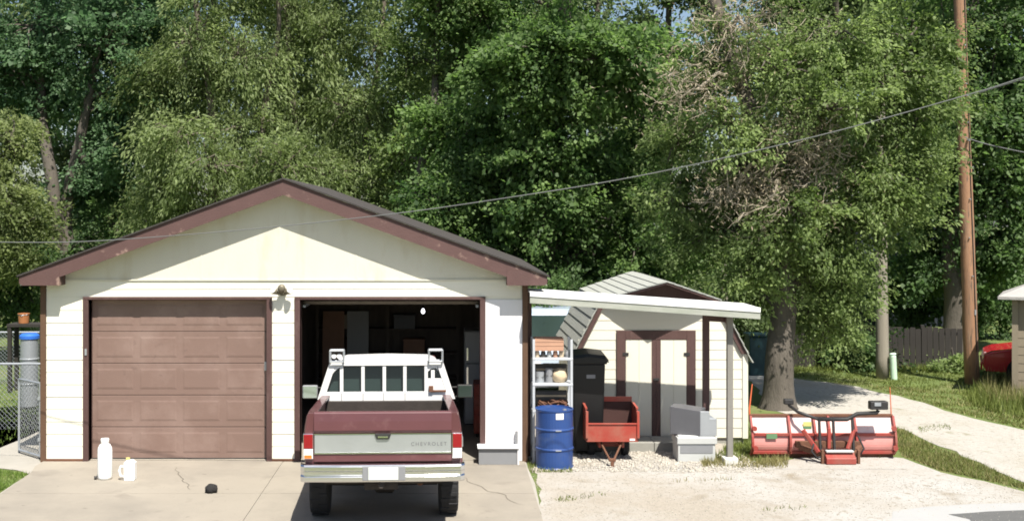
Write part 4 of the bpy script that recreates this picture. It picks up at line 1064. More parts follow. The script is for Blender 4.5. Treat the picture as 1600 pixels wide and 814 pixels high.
# ------------------------------------------------------------------ red dump cart
YC = 17.95
cx0, cx1 = GX(917, YC), GX(997, YC)
ct = thing("dump_cart", "red steel garden dump cart with tipped-open bed and tow bar", "cart", ((cx0 + cx1) / 2, YC + 0.5, 0.0))
czb, czf, czt = GZ(690, YC), GZ(663, YC), GZ(640, YC)
cl = 0.56; ins = 0.04
B().box(cx0, cx1, YC, YC + 0.018, czb, czf).build("front_panel", "cart_red", ct, bevel=0.004)
B().box(cx0 - 0.012, cx1 + 0.012, YC - 0.018, YC + 0.022, czf + 0.001, czf + 0.022).build("front_lip", "cart_red", ct, bevel=0.005)
for s, x in ((-1, cx0), (1, cx1)):
    B().prism([(YC + 0.019, czb), (YC + cl, czb), (YC + cl, czt + 0.03), (YC + 0.10, czt), (YC + 0.019, czf - 0.001)], x - 0.009, x + 0.009, 'x').build("side_panel", "cart_red", ct)
    B().bar((x, YC - 0.012, czb + 0.06), (x, YC - 0.012, czt - 0.02), 0.04, 0.03).build("corner_stake", "cart_red", ct, bevel=0.004)
    B().bar((x, YC + 0.08, czt + 0.006), (x, YC + cl, czt + 0.036), 0.035, 0.025).build("side_rim", "cart_red", ct)
B().box(cx0 + 0.01, cx1 - 0.01, YC + 0.02, YC + cl, czb, czb + 0.012).build("bed_floor", "cart_inner", ct)
bpn = B().box(cx0 + 0.0, cx1 - 0.0, YC + cl, YC + cl + 0.018, czb + 0.01, czt + 0.04).build("rear_panel", "cart_inner", ct)
B().box(cx0 + 0.34, cx1 - 0.01, YC + cl - 0.01, YC + cl + 0.03, czt + 0.041, czt + 0.12).build("tailboard", "cart_red", ct, bevel=0.004)
B().box(cx1 - 0.13, cx1 - 0.05, YC - 0.004, YC - 0.0005, czb + 0.02, czb + 0.05).build("badge", "sticker_white", ct)
hx = GX(957, 17.6)
B().tube([(cx0 + 0.22, YC + 0.15, czb - 0.01), (hx - 0.03, 17.66, 0.10)], 0.016, 8).tube([(cx1 - 0.22, YC + 0.15, czb - 0.01), (hx + 0.03, 17.66, 0.10)], 0.016, 8).build("tow_bar", "rust", ct)
B().box(hx - 0.055, hx + 0.055, 17.60, 17.68, 0.085, 0.125).box(hx - 0.025, hx + 0.025, 17.60, 17.64, 0.0, 0.085).build("hitch_plate", "rust", ct, bevel=0.006)
for x in (cx0 + 0.13, cx1 - 0.13):
    wo = B().lathe([(0.07, -0.055), (0.16, -0.055), (0.18, -0.035), (0.18, 0.035), (0.16, 0.055), (0.07, 0.055)], (x, YC + 0.55, 0.18), 24, 'x').build("wheel", "rubber", ct)
    B().lathe([(0.01, -0.04), (0.075, -0.03), (0.075, 0.03), (0.01, 0.04)], (x, YC + 0.55, 0.18), 16, 'x').build("rim", "cart_red", wo)
B().box(cx0 + 0.1, cx1 - 0.1, YC + 0.50, YC + 0.60, 0.15, 0.21).box(cx0 + 0.20, cx0 + 0.24, YC + 0.1, YC + 0.6, 0.21, czb).box(cx1 - 0.24, cx1 - 0.20, YC + 0.1, YC + 0.6, 0.21, czb).build("axle_frame", "cart_red", ct)

# ------------------------------------------------------------------ storage chests by the awning post
YX = 17.95
x0, x1 = GX(1058, YX), GX(1121, YX); zt = GZ(681, YX)
ch = thing("storage_chest", "white-lidded grey storage chest on the gravel beside the awning post", "chest", ((x0 + x1) / 2, YX + 0.25, 0.0))
B().box(x0 + 0.015, x1 - 0.03, YX + 0.01, YX + 0.44, 0.0, zt - 0.13).build("body", "cooler_white", ch, bevel=0.012)
B().box(x0 + 0.05, x1 - 0.07, YX + 0.004, YX + 0.0095, 0.14, zt - 0.15).build("front_recess", "grey_box", ch)
B().box(x0, x1 - 0.005, YX - 0.01, YX + 0.46, zt - 0.129, zt - 0.02).build("lid", "cooler_white", ch, bevel=0.012)
B().box(x0 + 0.03, x1 - 0.04, YX + 0.02, YX + 0.43, zt - 0.0195, zt).build("lid_top", "plastic_white", ch, bevel=0.006)
zq = zt + 0.001
tb2 = thing("metal_toolbox", "grey steel truck toolbox with shade-darkened case lying on the storage chest", "toolbox", (GX(1095, YX + .2), YX + 0.25, zq))
L0, L1 = GX(1048, YX), GX(1122, YX)
zh = GZ(637, YX)
B().add([(L0 + 0.02, YX + 0.16, zq), (L0 + 0.46, YX + 0.0, zq), (L0 + 0.46, YX + 0.0, zh - 0.05), (L0 + 0.02, YX + 0.16, zh),
         (L0 + 0.16, YX + 0.50, zq), (L0 + 0.62, YX + 0.34, zq), (L0 + 0.62, YX + 0.34, zh - 0.05), (L0 + 0.16, YX + 0.50, zh)],
        [(0, 1, 2, 3), (4, 7, 6, 5), (0, 4, 5, 1), (1, 5, 6, 2), (2, 6, 7, 3), (3, 7, 4, 0)]).build("case", "toolbox_shade_grey", tb2, bevel=0.008)
B().prism([(L0 + 0.465, zq), (L1 - 0.015, zq), (L1 - 0.015, zh - 0.17), (L1 - 0.13, zh - 0.17), (L1 - 0.13, zh - 0.06), (L0 + 0.465, zh - 0.055)], YX + 0.01, YX + 0.05).build("stepped_end", "galvanized", tb2, bevel=0.005)
B().prism([(L0 + 0.47, zq), (L1 - 0.02, zq), (L1 - 0.02, zh - 0.18), (L0 + 0.60, zh - 0.10)], YX + 0.051, YX + 0.33).build("end_shell", "galvanized", tb2, bevel=0.005)

# ------------------------------------------------------------------ snow plow
YP = 17.95
px0, px1 = GX(1182, YP), GX(1411, YP)
pl = thing("snow_plow", "red and white snow plow blade parked on the gravel, rear frame facing out", "snow plow", ((px0 + px1) / 2, YP, 0.006))
def pu(u): return GX(u, YP)
def pz(v): return GZ(v, YP)
zt_ = pz(656)
# curved mouldboard seen from behind: convex toward the viewer
def blade_y(z):
    t = (z - 0.05) / (zt_ - 0.05)
    return YP + 0.42 - 0.13 * math.sin(math.pi * min(max(t, 1e-6), 1) ** 0.6) + 0.02 * t
def blade(z0, z1, m, name, n=8, th=0.012):
    f_ = []; 
    zs = np.linspace(z0, z1, n)
    prof = [(blade_y(z), z) for z in zs] + [(blade_y(z) + th, z) for z in zs[::-1]]
    return B().prism(prof, px0 + 0.02, px1 - 0.02, 'x').build(name, m, pl)
zm = pz(684)
bd = blade(zm, zt_ - 0.02, "plow_blade", "mouldboard", 9)
blade(0.06, zm - 0.002, "plow_lower", "lower_mouldboard", 9)
B().box(px0, px1, blade_y(zt_) - 0.03, blade_y(zt_) + 0.04, zt_ - 0.02, zt_ + 0.02).build("top_rail", "rust", pl, bevel=0.006)
B().box(px0 + 0.01, px1 - 0.01, blade_y(0.06) - 0.02, blade_y(0.06) + 0.03, 0.0, 0.07).build("cutting_edge", "rust", pl, bevel=0.004)
for v0, nm in ((684, "middle_rib"), (713, "lower_rib")):
    zr = pz(v0)
    B().box(px0 + 0.02, px1 - 0.02, blade_y(zr) - 0.045, blade_y(zr) - 0.001, zr - 0.022, zr + 0.022).build(nm, "plow_red", pl, bevel=0.004)
for u in (1183, 1243, 1283, 1306, 1348, 1410):
    x = pu(u); zs = np.linspace(0.04, zt_ - 0.0, 9)
    prof = [(blade_y(z) - 0.07, z) for z in zs] + [(blade_y(z) - 0.002, z) for z in zs[::-1]]
    B().prism(prof, x - 0.016, x + 0.016, 'x').build("vertical_rib", "plow_red", pl)
for u in (1186, 1407):
    for v_ in (674, 704):
        B().tube([(pu(u), blade_y(pz(v_)) - 0.08, pz(v_)), (pu(u), blade_y(pz(v_)) - 0.12, pz(v_))], 0.04, 10).build("trip_boss", "plow_red", pl)
# A-frame, hoops, lift arm
ya = YP - 0.05
B().bar((pu(1250), blade_y(0.2) - 0.07, 0.24), (pu(1352), blade_y(0.2) - 0.07, 0.24), 0.09, 0.10).build("cross_beam", "rust", pl, bevel=0.006)
B().bar((pu(1256), blade_y(.2) - 0.09, 0.20), (pu(1288), ya - 0.05, 0.12), 0.07, 0.08).build("frame_arm", "rust", pl, bevel=0.006)
B().bar((pu(1352), blade_y(.2) - 0.09, 0.20), (pu(1328), ya - 0.05, 0.12), 0.07, 0.08).build("frame_arm", "rust", pl, bevel=0.006)
B().bar((pu(1256), ya + 0.1, pz(672)), (pu(1277), ya - 0.02, pz(705)), 0.06, 0.06).build("angle_cylinder", "plow_red", pl, bevel=0.01)
B().bar((pu(1336), ya + 0.1, pz(672)), (pu(1322), ya - 0.02, pz(700)), 0.05, 0.05).build("angle_cylinder", "plow_red", pl, bevel=0.01)
B().bar((pu(1295), ya + 0.04, pz(668)), (pu(1294), ya + 0.02, pz(700)), 0.05, 0.05).build("lift_cylinder", "plow_red", pl, bevel=0.01)
for u in (1282, 1304, 1334):
    B().bar((pu(u), ya + 0.06, 0.18), (pu(u) , ya + 0.12, pz(655)), 0.035, 0.05).build("lift_upright", "black_metal", pl, bevel=0.004)
B().tube([(pu(1280), ya + 0.12, pz(656)), (pu(1326), ya + 0.12, pz(656)), (pu(1333), ya + 0.11, pz(652)), (pu(1341), ya + 0.10, pz(647)), (pu(1372), ya + 0.10, pz(645.5)), (pu(1374), ya + 0.10, pz(641))], 0.032, 10).build("lamp_bar", "black_metal", pl, smooth=True)
lh = B().box(pu(1360), pu(1388), ya + 0.04, ya + 0.17, pz(640), pz(627)).build("plow_lamp", "black_metal", pl, bevel=0.015)
B().box(pu(1366), pu(1376), ya + 0.03, ya + 0.0395, pz(634), pz(628.5)).build("lamp_label", "galvanized", lh)
B().tube([(pu(1281), ya + 0.12, pz(656)), (pu(1255), ya + 0.3, pz(648)), (pu(1246), ya + 0.5, pz(640))], 0.026, 8).build("lamp_bar", "black_metal", pl, smooth=True)
lh = B().box(pu(1238), pu(1253), ya + 0.46, ya + 0.56, pz(639), pz(630)).build("plow_lamp", "black_metal", pl, bevel=0.015)
pmn, pmx = pu(1285), pu(1331)
hb_ = B().prism([(ya - 0.16, 0.012), (ya - 0.02, 0.012), (ya + 0.02, 0.16), (ya - 0.04, 0.18), (ya - 0.16, 0.10)], pmn, pmx, 'x').build("pump_cover", "plow_red", pl, bevel=0.008)
B().box(pmn + 0.01, pmx - 0.02, ya - 0.11, ya - 0.03, 0.181, 0.215).build("pump_cap", "cooler_white", pl, bevel=0.01)
for u in (1281, 1337):
    B().box(pu(u) - 0.02, pu(u) + 0.02, ya - 0.10, ya - 0.04, 0.0, 0.22).build("stand_leg", "rust", pl, bevel=0.004)
B().tube([(pu(1270), ya, 0.30), (pu(1264), ya - 0.08, 0.2), (pu(1272), ya - 0.08, 0.10), (pu(1284), ya - 0.06, 0.12)], 0.014, 6).build("hydraulic_hose", "rubber", pl, smooth=True)
B().tube([(pu(1340), ya + 0.04, 0.42), (pu(1346), ya - 0.06, 0.24), (pu(1338), ya - 0.08, 0.12)], 0.014, 6).build("hydraulic_hose", "rubber", pl, smooth=True)
B().tube([(px0 + 0.01, blade_y(zt_), zt_ - 0.1), (px0 + 0.0, blade_y(zt_) - 0.01, zt_ + 0.1), (px0 + 0.05, blade_y(zt_), zt_ + 0.5)], [0.014, 0.014, 0.008], 6).build("blade_guide", "marker_orange", pl)
B().tube([(px1 - 0.01, blade_y(zt_), zt_ - 0.1), (px1 - 0.04, blade_y(zt_) - 0.01, zt_ + 0.45)], [0.010, 0.006], 6).build("blade_guide", "marker_orange", pl)
zs = pz(686)
B().box(pu(1205), pu(1222), blade_y(zs) - 0.052, blade_y(zs) - 0.046, zs - 0.045, zs + 0.035).build("sticker", "sticker_green", pl)
zs = pz(672)
B().box(pu(1266), pu(1279), blade_y(zs) - 0.02, blade_y(zs) - 0.012, zs - 0.11, zs + 0.0).build("sticker", "sticker_green", pl)
B().box(pu(1266), pu(1279), blade_y(zs) - 0.02, blade_y(zs) - 0.012, zs + 0.001, zs + 0.07).build("sticker", "sticker_yellow", pl)

# ------------------------------------------------------------------ utility poles, wires, marker
YU = 26.3
def pole(name, label, pts, r0, r1, m):
    p0 = Vector(pts[0])
    t = thing(name, label, "utility pole", (p0.x, p0.y, 0))
    n = 14; ps = [p0.lerp(Vector(pts[1]), i / n) + Vector((random.uniform(-.008, .008), 0, 0)) for i in range(n + 1)]
    B().tube(ps, [r0 + (r1 - r0) * i / n for i in range(n + 1)], 16).build("shaft", m, t, smooth=True)
    return t
b0 = P(1519, 600, YU); b0.z = -0.05; top = P(1497, -60, YU)
pl1 = pole("utility_pole", "tall orange-brown wooden utility pole standing in weeds on the grass bank", (b0, top), 0.165, 0.125, "pole_orange")
for v_ in (150, 220):
    c_ = P(1505 if v_ == 150 else 1507, v_, YU)
    B().tube([c_ + Vector((0, -0.16, 0)), c_ + Vector((0, -0.24, 0))], 0.03, 8).build("wire_bracket", "galvanized", pl1)
B().box(b0.x - 0.02, b0.x + 0.02, YU - 0.172, YU - 0.158, 1.6, 1.72).build("tag_plate", "galvanized", pl1)
gw = [b0.lerp(top, k / 12) + Vector((0.06 + random.uniform(-.006, .006), -(0.168 - 0.040 * k / 12), 0)) for k in range(1, 13)]
B().tube(gw, 0.011, 5).build("ground_wire", "cable_black", pl1)
for k in range(7):
    c_ = b0.lerp(top, 0.26 + 0.09 * k)
    B().tube([c_ + Vector((0, -0.10, 0)), c_ + Vector((random.choice((-.03, .02)), -0.19, 0))], 0.016, 6).build("bolt", "galvanized", pl1)
YG = 27.2
b1 = P(1379, 591, YG); b1.z = -0.05
pl2 = pole("utility_pole", "weathered grey wooden pole at the edge of the tree crown by the lane", (b1, P(1374, 120, YG)), 0.15, 0.12, "pole_grey")
b2 = P(1131, 500, 41); b2.z = -0.05
pl3 = pole("utility_pole", "distant pale utility pole rising behind the shed roof", (b2, P(1132, 300, 41)), 0.15, 0.12, "pole_grey")
B().box(b2.x - 0.6, b2.x + 0.6, 40.78, 40.86, 5.0, 5.12).build("crossarm", "pole_grey", pl3)
q = P(1397, 591, 27.0); q.z = 0
mk = thing("cable_marker", "pale green plastic marker post leaning beside the grey pole", "marker", q)
B().tube([q + Vector((0, 0, -0.03)), q + Vector((-0.03, 0, 0.56)), q + Vector((-0.032, 0, 0.60))], [0.075, 0.075, 0.05], 14).build("post", "marker_green", mk)
B().tube([q + Vector((-0.03, 0, 0.60)), q + Vector((-0.034, 0, 0.625))], [0.08, 0.07], 14).build("cap", "marker_green", mk)
# service cable sagging across the scene
pix = [(-120, 377), (0, 378.5), (130, 377.5), (300, 366), (460, 351.5), (640, 331), (800, 308), (950, 284), (1100, 254), (1300, 207), (1500, 152), (1600, 121), (1750, 70)]
def cr_spline(ps, n=10):
    o = []
    for i in range(len(ps) - 1):
        a, b_, c, d = ps[max(i - 1, 0)], ps[i], ps[i + 1], ps[min(i + 2, len(ps) - 1)]
        for k in range(n):
            t = k / n
            o.append(0.5 * ((2 * b_) + (c - a) * t + (2 * a - 5 * b_ + 4 * c - d) * t * t + (3 * b_ - a - 3 * c + d) * t ** 3))
    o.append(ps[-1]); return o
cp = [P(u, v, 16.45 - 0.0014 * u) for u, v in pix]
b = B().tube(cr_spline(cp), 0.0065, 6)
single(b, "service_cable", "cable_grey", "pale overhead service cable sagging across in front of garage and trees", "cable", tuple(cp[0]))
for k, pts in enumerate([[(1504, 155, YU - .24), (1560, 136, 25.5), (1700, 95, 24)], [(1508, 215, YU - .24), (1560, 230, 25.8), (1720, 262, 24.6)]]):
    ps = [P(*a) for a in pts]
    single(B().tube(cr_spline(ps, 8), 0.012, 6), "overhead_wire", "cable_grey", ["overhead wire rising from the orange pole", "overhead wire falling from the orange pole"][k], "wire", tuple(ps[0]))

# ------------------------------------------------------------------ dark board fence
YN = 29.3
fx0, fx1 = GX(1238, YN), GX(1512, YN)
fn = thing("board_fence", "dark weathered board fence in the shade beyond the grass bank", "fence", ((fx0 + fx1) / 2, YN, 0))
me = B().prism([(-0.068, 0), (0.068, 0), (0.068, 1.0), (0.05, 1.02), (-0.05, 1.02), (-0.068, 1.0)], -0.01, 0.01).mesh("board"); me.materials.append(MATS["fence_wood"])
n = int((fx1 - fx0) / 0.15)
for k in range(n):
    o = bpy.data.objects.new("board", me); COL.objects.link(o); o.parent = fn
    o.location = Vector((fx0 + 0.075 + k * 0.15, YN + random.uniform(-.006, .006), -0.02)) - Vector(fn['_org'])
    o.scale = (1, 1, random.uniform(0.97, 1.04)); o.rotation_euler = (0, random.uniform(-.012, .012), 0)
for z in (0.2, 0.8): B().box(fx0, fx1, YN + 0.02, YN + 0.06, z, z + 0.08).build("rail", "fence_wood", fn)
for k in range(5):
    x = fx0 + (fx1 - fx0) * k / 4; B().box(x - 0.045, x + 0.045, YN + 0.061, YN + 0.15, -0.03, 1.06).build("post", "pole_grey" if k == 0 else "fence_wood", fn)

# ------------------------------------------------------------------ houses and vehicles behind
hx0 = GX(1583, 24.5)
hs = thing("tan_outbuilding", "tan lap-sided outbuilding with grey roof behind the weeds", "building", (hx0, 24.5, 0))
hs.rotation_euler = (0, 0, R(-29)); zt = GZ(467, 24.5)
B().box(hx0, hx0 + 5.5, 24.5, 25.9, 0, zt).build("wall", "house_tan", hs)
me = lap_mesh(0.19); me.materials.append(MATS["house_tan"])
for k in range(int(zt / 0.18)):
    o = bpy.data.objects.new("siding_board", me); COL.objects.link(o); o.parent = hs
    o.location = Vector((hx0 + 2.75, 24.499, k * 0.18)) - Vector(hs['_org']); o.scale = (5.5, 1, 1)
ev = 0.28
b = B(); rx0, rx1, ry0, ry1 = hx0 - ev, hx0 + 5.5 + ev, 24.5 - ev, 25.9 + ev
b.add([(rx0, ry0, zt), (rx1, ry0, zt), (rx1, ry1, zt), (rx0, ry1, zt), (rx0, ry0, zt + 0.06), (rx1, ry0, zt + 0.06), (rx1, ry1, zt + 0.06), (rx0, ry1, zt + 0.06), (rx0 + 1.0, 25.2, zt + 0.5), (rx1 - 1.0, 25.2, zt + 0.5)],
      [(3, 2, 1, 0), (0, 1, 5, 4), (1, 2, 6, 5), (2, 3, 7, 6), (3, 0, 4, 7), (4, 5, 9, 8), (6, 7, 8, 9), (5, 6, 9), (7, 4, 8)])
b.build("roof", "house_roof", hs)
B().box(hx0 - 0.02, hx0 + 0.10, 24.44, 24.4795, 0, zt).build("corner_board", "house_tan", hs)
hv = thing("navy_house", "dark navy house in deep shade beyond the board fence", "house", (17, 40, 0))
a0, a1 = GX(1375, 40), GX(1515, 40)
B().box(a0, a1, 40, 47, 0, 2.3).build("wall", "house_navy", hv)
B().prism([(a0 - 0.4, 2.25), (a1 + 0.4, 2.25), ((a0 + a1) / 2, 3.7)], 39.6, 47.4).build("roof", "house_navy", hv)
for u in (1408, 1440):
    w0 = GX(u, 40)
    wn_ = B().box(w0, w0 + 0.7, 39.95, 39.999, 0.55, 1.4).build("window", "grey_box", hv)
    B().box(w0 + 0.06, w0 + 0.64, 39.93, 39.949, 0.61, 1.34).build("pane", "window_glass", wn_)
B().box(GX(1475, 40) - 0.05, GX(1475, 40) + 0.05, 39.5, 39.6, 0, 2.25).build("porch_post", "white_trim", hv)

def car(name, label, cat, org, rot, body_m, L, Wd, prof, glass, wheels, wr):
    """prof: side outline (y forward = -x local), extruded over the width with tumblehome"""
    t = thing(name, label, cat, (0, 0, 0))
    def o_(b, n, m, par=t, **k): return b.build(n, m, par, org=(0, 0, 0), **k)
    rows_ = []
    zmax = max(z for _, z in prof)
    for fy, kz in ((-1, 0), (-0.86, 1), (0.86, 1), (1, 0)):
        row = []
        for x, z in prof:
            wv = Wd / 2
            tum = 0.0 if z < zmax * 0.58 else (z - zmax * 0.58) * 0.32
            if kz == 0: row.append((x * 0.985, fy * (wv - tum), z if z < zmax * 0.98 else z - 0.04))
            else: row.append((x, fy * (wv - tum), z))
        rows_.append(row)
    b = B().grid(rows_, True); n = len(prof); b.f.append(tuple(range(n))); b.f.append(tuple(3 * n + i for i in range(n)))
    bd = o_(b, "body", body_m, bevel=0.02)
    for gname, quad in glass:
        o_(B().add(quad, [tuple(range(len(quad)))]), gname, "cab_glass", bd)
    for x in wheels:
        for s in (-1, 1):
            wo = o_(B().lathe([(wr * .6, -0.09), (wr * .95, -0.09), (wr, -0.06), (wr, 0.06), (wr * .95, 0.09), (wr * .6, 0.09)], (x, s * (Wd / 2 - 0.07), wr), 24, 'y'), "wheel", "rubber")
            o_(B().lathe([(0.02, -0.093), (wr * .61, -0.092), (wr * .61, 0.092), (0.02, 0.093)], (x, s * (Wd / 2 - 0.07), wr), 18, 'y'), "rim", "galvanized", wo)
    t.location = org; t.rotation_euler = (0, 0, rot)
    return t, o_
# red car, nose to the left of the bank (local -x is the nose)
prof = [(-2.1, 0.28), (-2.16, 0.45), (-2.12, 0.66), (-1.95, 0.74), (-1.0, 0.90), (-0.35, 1.36), (0.1, 1.42), (0.95, 1.38), (1.5, 0.98), (2.05, 0.92), (2.12, 0.6), (2.08, 0.28)]
cz_ = 0.9
rc, ro = car("parked_car", "red car parked nose-out beside the tan outbuilding", "car", (0, 0, 0), 0, "car_red", 4.3, 1.75, prof,
             [("windshield", [(-0.99, -0.60, 0.925), (-0.99, 0.60, 0.925), (-0.37, 0.55, 1.365), (-0.37, -0.55, 1.365)]),
              ("side_window", [(-0.85, -0.862, 0.94), (0.9, -0.862, 0.94), (0.8, -0.76, 1.33), (-0.3, -0.76, 1.33)])], (-1.35, 1.3), 0.31)
rb = [c for c in rc.children if c.name.startswith("body")][0]
for s in (-1, 1):
    b = B().add([(-2.135, s * 0.80, 0.60), (-2.135, s * 0.45, 0.60), (-2.10, s * 0.42, 0.685), (-1.85, s * 0.80, 0.72), (-1.95, s * 0.885, 0.66)], [(0, 1, 2, 3, 4)])
    ro(b, "headlight", "white_lens", rb)
ro(B().box(-1.0, 0.4, -0.886, -0.8765, 0.56, 0.60), "side_moulding", "galvanized", rb)
ro(B().box(0.1, 0.25, -0.90, -0.877, 0.78, 0.81), "door_handle", "chrome", rb)
ro(B().box(-2.19, -2.15, -0.75, 0.75, 0.30, 0.48), "front_bumper", "car_red", rb, bevel=0.015)
ro(B().box(-0.85, -0.68, -1.02, -0.88, 0.92, 1.03), "side_mirror", "car_red", rb, bevel=0.02)
rc.location = (14.72, 26.5, -0.02); rc.rotation_euler = (0, 0, R(-24))
# pale blue van nose toward the camera between garage and shed
prof = [(-2.2, 0.35), (-2.26, 0.6), (-2.22, 0.95), (-1.7, 1.12), (-1.2, 1.18), (-0.55, 1.72), (-0.2, 1.80), (1.9, 1.80), (2.2, 1.70), (2.25, 0.9), (2.22, 0.35)]
vn, vo = car("parked_van", "pale blue van parked between garage and shed, seen above the shelf rack", "van", (0, 0, 0), 0, "van_blue", 4.5, 1.85, prof,
             [("windshield", [(-1.17, -0.72, 1.22), (-1.17, 0.72, 1.22), (-0.60, 0.64, 1.69), (-0.60, -0.64, 1.69)]),
              ("side_window", [(-0.9, -0.90, 1.2), (1.9, -0.90, 1.2), (1.8, -0.80, 1.62), (-0.5, -0.80, 1.62)])], (-1.4, 1.4), 0.34)
vb = [c for c in vn.children if c.name.startswith("body")][0]
for s in (-1, 1):
    vo(B().box(-2.29, -2.2, s * 0.62 - 0.16, s * 0.62 + 0.16, 0.72, 0.88), "headlight", "white_lens", vb, bevel=0.02)
    vo(B().box(-0.95, -0.82, s * 1.0 - 0.08, s * 1.0 + 0.08, 1.16, 1.32), "side_mirror", "van_blue", vb, bevel=0.02)
vo(B().box(-2.285, -2.22, -0.42, 0.42, 0.70, 0.86), "grille", "black_metal", vb, bevel=0.01)
vo(B().box(-2.32, -2.2, -0.85, 0.85, 0.38, 0.58), "front_bumper", "grey_box", vb, bevel=0.03)
vn.location = (GX(868, 24) + 0.1, 25.6, 0.0); vn.rotation_euler = (0, 0, R(90))

# ------------------------------------------------------------------ left side: gate, chain link fences, bins
def chain_panel(b, p0, p1, z0, z1, cell=0.085, r=0.0035):
    p0 = Vector(p0); p1 = Vector(p1); L = (p1 - p0).length; d = (p1 - p0).normalized(); H = z1 - z0
    def pt(s, z): return p0 + d * s + Vector((0, 0, z0 + z))
    k = -H
    while k < L:
        for dirn in (1, -1):
            s0, s1 = k, k + H
            za_, zb2 = (0, H) if dirn > 0 else (H, 0)
            t0 = max(0, (0 - s0) / H); t1 = min(1, (L - s0) / H)
            if t1 > t0:
                a = pt(s0 + H * t0, za_ + (zb2 - za_) * t0); c = pt(s0 + H * t1, za_ + (zb2 - za_) * t1)
                b.tube([a, c], r, 3, False)
        k += cell
    return b
def chain_fence(label, y, xa, xb, n):
    t = thing("chain_link_fence", label, "fence", ((xa + xb) / 2, y, 0))
    for k in range(n):
        x = xa + (xb - xa) * k / (n - 1)
        B().tube([(x, y, -0.03), (x, y, 1.22)], 0.03, 10).build("post", "galvanized", t)
    B().tube([(xa, y, 1.2), (xb, y, 1.2)], 0.022, 8).build("top_rail", "galvanized", t)
    stuff(chain_panel(B(), (xa, y - 0.028, 0), (xb, y - 0.028, 0), 0.03, 1.19).build("wire_mesh", "galvanized", t))
chain_fence("chain link fence joining the back of the garage, across the yard path", 20.6, -10.4, gx0 - 0.03, 3)
chain_fence("second chain link fence further back across the yard", 26.2, -13.5, gx0 - 0.03, 4)
gh = Vector((GX(62, 18.1), 18.12, 0)); ge = Vector((GX(31, 18.65), 18.62, 0))
gt = thing("chain_link_gate", "narrow chain link gate standing open at the garage corner", "gate", gh)
B().tube([gh + Vector((0.05, 0.02, -0.03)), gh + Vector((0.05, 0.02, 1.3))], 0.032, 10).build("gate_post", "galvanized", gt)
for q in (gh, ge): B().tube([q + Vector((0, 0, 0.05)), q + Vector((0, 0, 1.22))], 0.02, 8).build("frame_upright", "galvanized", gt)
for z in (0.06, 1.21): B().tube([gh + Vector((0, 0, z)), ge + Vector((0, 0, z))], 0.02, 8).build("frame_rail", "galvanized", gt)
stuff(chain_panel(B(), gh, ge, 0.07, 1.2).build("wire_mesh", "galvanized", gt))
for z in (0.3, 0.95): B().box(gh.x - 0.03, gh.x + 0.09, 18.09, 18.17, z, z + 0.05).build("hinge", "galvanized", gt)
bz = thing("trash_barrel", "tall pale grey barrel with blue lid behind the chain link fence", "barrel", (GX(46, 23.2), 23.2, 0))
q = Vector(bz['_org'])
B().lathe([(0.15, 0), (0.175, 0.02), (0.175, 0.45), (0.188, 0.46), (0.188, 0.48), (0.175, 0.49), (0.175, 0.95), (0.188, 0.96), (0.188, 0.98), (0.175, 0.99), (0.175, 1.40)], q, 28).build("drum", "galvanized", bz)
B().lathe([(0.188, 1.37), (0.195, 1.38), (0.195, 1.44), (0.15, 1.48), (0.0, 1.49)], q, 28).build("lid", "blue_lid", bz, smooth=False)
sd = thing("work_stand", "dark wooden stand beyond the blue-lidded barrel", "stand", (GX(42, 25.2), 25.2, 0))
q = Vector(sd['_org'])
B().box(q.x - 0.35, q.x + 0.45, q.y - 0.25, q.y + 0.25, 1.44, 1.50).build("top", "fence_wood", sd)
for dx in (-0.3, 0.4):
    for dyy in (-0.2, 0.2): B().box(q.x + dx - 0.04, q.x + dx + 0.04, q.y + dyy - 0.04, q.y + dyy + 0.04, 0, 1.439).build("leg", "fence_wood", sd)
q = q + Vector((-0.05, -0.05, 1.501))
op = thing("orange_pail", "orange plastic pail on the dark wooden stand", "pail", q)
B().lathe([(0.10, 0), (0.108, 0.01), (0.12, 0.20), (0.13, 0.205), (0.13, 0.22), (0.112, 0.225), (0.10, 0.05), (0.0, 0.05)], q, 22).build("bucket", "orange_pail", op, smooth=False)
B().tube([q + Vector((-0.125, 0, 0.21)), q + Vector((-0.1, -0.08, 0.2)), q + Vector((0, -0.135, 0.18)), q + Vector((0.1, -0.08, 0.2)), q + Vector((0.125, 0, 0.21))], 0.006, 5).build("bail_handle", "galvanized", op)
tq = Vector((GX(1190, 27.5), 27.5, 0))
tc_ = thing("utility_cabinet", "dark teal utility cabinet beside the big tree trunk", "cabinet", tq)
B().box(tq.x - 0.35, tq.x + 0.35, tq.y - 0.25, tq.y + 0.25, 0.06, 0.98).build("housing", "teal_plastic", tc_, bevel=0.02)
B().box(tq.x - 0.38, tq.x + 0.38, tq.y - 0.28, tq.y + 0.28, 0.981, 1.05).build("lid", "teal_plastic", tc_, bevel=0.02)
B().box(tq.x - 0.42, tq.x + 0.42, tq.y - 0.32, tq.y + 0.32, 0.0, 0.06).build("plinth", "footing", tc_)

# ------------------------------------------------------------------ trees
def ell_pts(n, shell=0.55):
    d = rng.normal(size=(n, 3)); d /= np.linalg.norm(d, axis=1, keepdims=True)
    return d * (shell + (1 - shell) * rng.uniform(0, 1, (n, 1)) ** 0.6)

